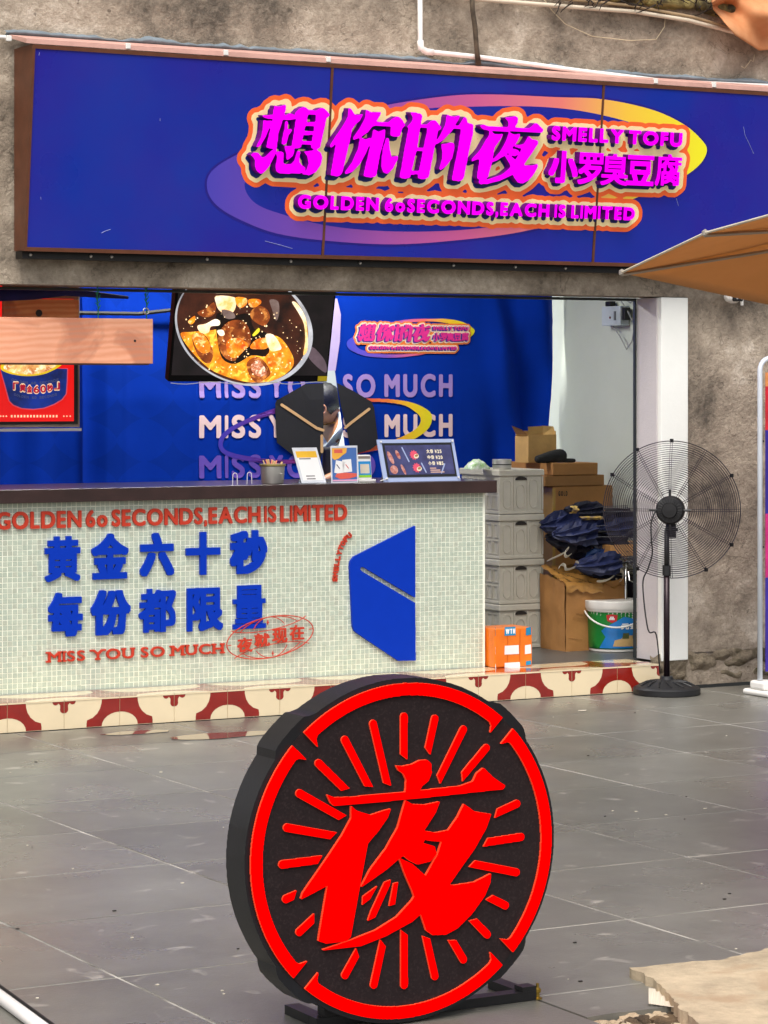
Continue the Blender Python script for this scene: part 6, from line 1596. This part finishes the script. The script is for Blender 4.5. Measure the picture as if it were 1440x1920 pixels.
# cctv
cp = PY(1374, 556, WY-.09)
cc_ = thing('security_camera', 'small white security camera with black lens band under the patio umbrella', 'security camera', cp)
bm = bmesh.new(); bmesh.ops.create_uvsphere(bm, u_segments=24, v_segments=12, radius=.045)
for v in bm.verts: v.co = V((v.co.x*1.1, v.co.y, v.co.z*.8))+cp
me = bpy.data.meshes.new('m'); bm.to_mesh(me); bm.free(); me.materials.append(white_pl)
for p_ in me.polygons: p_.use_smooth = True
link('housing', me, cc_)
bbox_part('lens_band', cp.x-.028, cp.x+.03, cp.y-.052, cp.y-.03, cp.z-.026, cp.z+.004, blackp, cc_, .006)
for x in (-.012, .016): MB().lathe((0, 0, 0), [(0, 0), (.006, 0), (.006, .004), (0, .004)], 10, Matrix.Translation((cp.x+x, cp.y-.0525, cp.z-.01)) @ Matrix.Rotation(PI/2, 4, 'X')).part('lens', steel, cc_)
MB().tube([(cp.x, cp.y+.03, cp.z+.01), (cp.x, WY-.01, cp.z+.03)], .014, 8).part('mount', white_pl, cc_)
x = PY(1391, 560, WY-.04); MB().tube([x+V((0, 0, .06)), x+V((0, 0, -.035))], .009, 8).part('cable_sleeve', white_pl, cc_)

# ================================================================== GROUND DETAILS
pd = M('puddle_water', (90, 84, 78), .03, var=.02, spec=.6, coat=.6, bump=.0002, bs=6)
def blob(cx, cy, rx, ry, seed, n=26): return [(cx+rx*(1+.35*noise.noise((math.cos(t)*1.7, math.sin(t)*1.7, seed)))*math.cos(t), cy+ry*(1+.35*noise.noise((math.cos(t)*1.7, math.sin(t)*1.7, seed+5)))*math.sin(t)) for t in [2*PI*k/n for k in range(n)]]
Fg = Frame((0, 0, 0), (1, 0, 0), (0, 1, 0))
for k, (x, y, rx, ry, lb) in enumerate(((262, 1374, .17, .055, 'small thin puddle by the step, left of the larger one'), (412, 1380, .27, .085, 'larger puddle by the step mirroring a red tile arch'))):
    p = PZ(x, y, 0); me = fill_mesh([np.array(blob(p.x, p.y, rx, ry, k*3.3, 40))], .0012, pd); me.transform(Fg.mat(.0017)); o = link('puddle', me); single(o, lb, 'puddle', 'puddles by the step')
# stone slab
beige = M('beige_stone', (208, 188, 158), .8, var=.22, vs=6, bump=.012, bs=12, stain=(176, 152, 124), sscale=5, det=14, nr=.75, spec=.2)
SP_ = [(1183, 1811), (1262, 1803), (1300, 1799), (1345, 1797), (1440, 1774), (1560, 1748), (1560, 1990), (1330, 1990), (1318, 1925), (1300, 1903), (1278, 1890), (1262, 1868), (1238, 1842), (1226, 1832)]
u = [(PZ(x, y, .03).x, PZ(x, y, .03).y) for x, y in SP_]
u2 = []
for i in range(len(u)):
    (x0_, y0__), (x1_, y1_) = u[i], u[(i+1) % len(u)]; nn = 14 if 1 < i+1 < 15 and i not in (4, 5, 6) else 4
    for k in range(nn):
        t = k/nn; x, y = x0_+(x1_-x0_)*t, y0__+(y1_-y0__)*t; a_ = .010 if i >= 7 or i < 4 else .002
        u2.append((x+a_*noise.noise((x*26, y*26, 1))+a_*.2*noise.noise((x*90, y*90, 1)), y+a_*noise.noise((x*26, y*26, 7))))
me = fill_mesh([np.array(u2)], .040, beige); me.transform(Fg.mat(-.015)); bevel = link('broken_slab', me); single(bevel, 'broken beige stone slab lying over the paving at the lower right', 'stone slab')
# broken paving edge, rubble
rubm = M('rubble', (120, 98, 72), .95, var=.35, vs=16, bump=.02, bs=30, stain=(60, 48, 36), sscale=10)
rb = MB()
random.seed(77)
rbt = thing('broken_paving', 'crumbled mortar and tile chips along the broken paving edge at the lower right', 'rubble', PZ(1200, 1900, -.04))
for k in range(170):
    x = random.uniform(1030, 1330); y = 1912-(x-1050)*.13+random.uniform(0, 46); r = random.uniform(.006, .03)
    p = PZ(x, y, -.02); bm = bmesh.new(); bmesh.ops.create_icosphere(bm, subdivisions=2, radius=r)
    for v in bm.verts: v.co = v.co*(1+.5*noise.noise(v.co*40+V((k, 0, 0)))); v.co.z *= .6; v.co += p
    me = bpy.data.meshes.new('m'); bm.to_mesh(me); bm.free(); me.materials.append(rubm if k % 3 else beige); link('chip', me, rbt)
cor = M('corrugated_chip', (222, 210, 190), .7, var=.06)
p0 = PZ(1220, 1858, .006); 
g = grid_mesh(24, 6, lambda a, b: tuple(PZ(1216+70*a, 1852+30*b+10*a, .004+.003*math.sin(a*50))), cor); link('corrugated_chip', g, rbt)
# edge strips: mortar lip along the end of the paving
P = [PZ(x, y, .001) for x, y in ((1030, 1916), (1080, 1906), (1130, 1897), (1180, 1891), (1232, 1884), (1270, 1893), (1300, 1905))]
# white pipe at lower left
a, b_ = PZ(-60, 1832, .017), PZ(110, 1960, .017)
fp = thing('floor_pipe', 'white plastic pipe lying on the paving at the lower left corner', 'pipe', (a+b_)/2)
a0_ = PZ(0, 1869, .017); a1_ = PZ(62, 1915, .017); dd = (a1_-a0_).normalized()
MB().tube([a0_-dd*.5, a0_+dd*1.2], .0165, 14).part('pipe_body', pvc, fp, smooth=True)
q = MB(); q.tube([a0_-dd*.5+V((.05, -.02, -.014)), a0_+dd*1.2+V((.05, -.02, -.014))], .004, 6); q.part('pipe_shadow_strip', blackp, fp)  # thin black strip along the pipe, its shadow gap put in as a shape
# litter
random.seed(5)
chipm = M('litter_white', (226, 216, 196), .7); chipd = M('litter_dark', (40, 34, 30), .8)
lit_ = MB()
for k in range(70):
    p = PZ(random.uniform(0, 1440), random.uniform(1330, 1880), 0); r = random.uniform(.0008, .0034)
    if p.y > -.1: continue
    lit_.mi = int(random.random() < .35); lit_.box(p.x-r*1.6, p.x+r*1.6, p.y-r, p.y+r, .001, .0025+r*.3)
lit_.part('grit', [chipm, chipd], pave, kind='stuff')
for (x, y, w_, lb) in ((1092, 1333, .022, 'flat white scrap on the paving before the fan'), ):
    p = PZ(x, y, 0); single(link('scrap', (lambda me: (me.transform(Fg.mat(.002)), me)[1])(fill_mesh([np.array(blob(p.x, p.y, w_, w_*.7, 2))], .001, chipm))), lb, 'scrap')
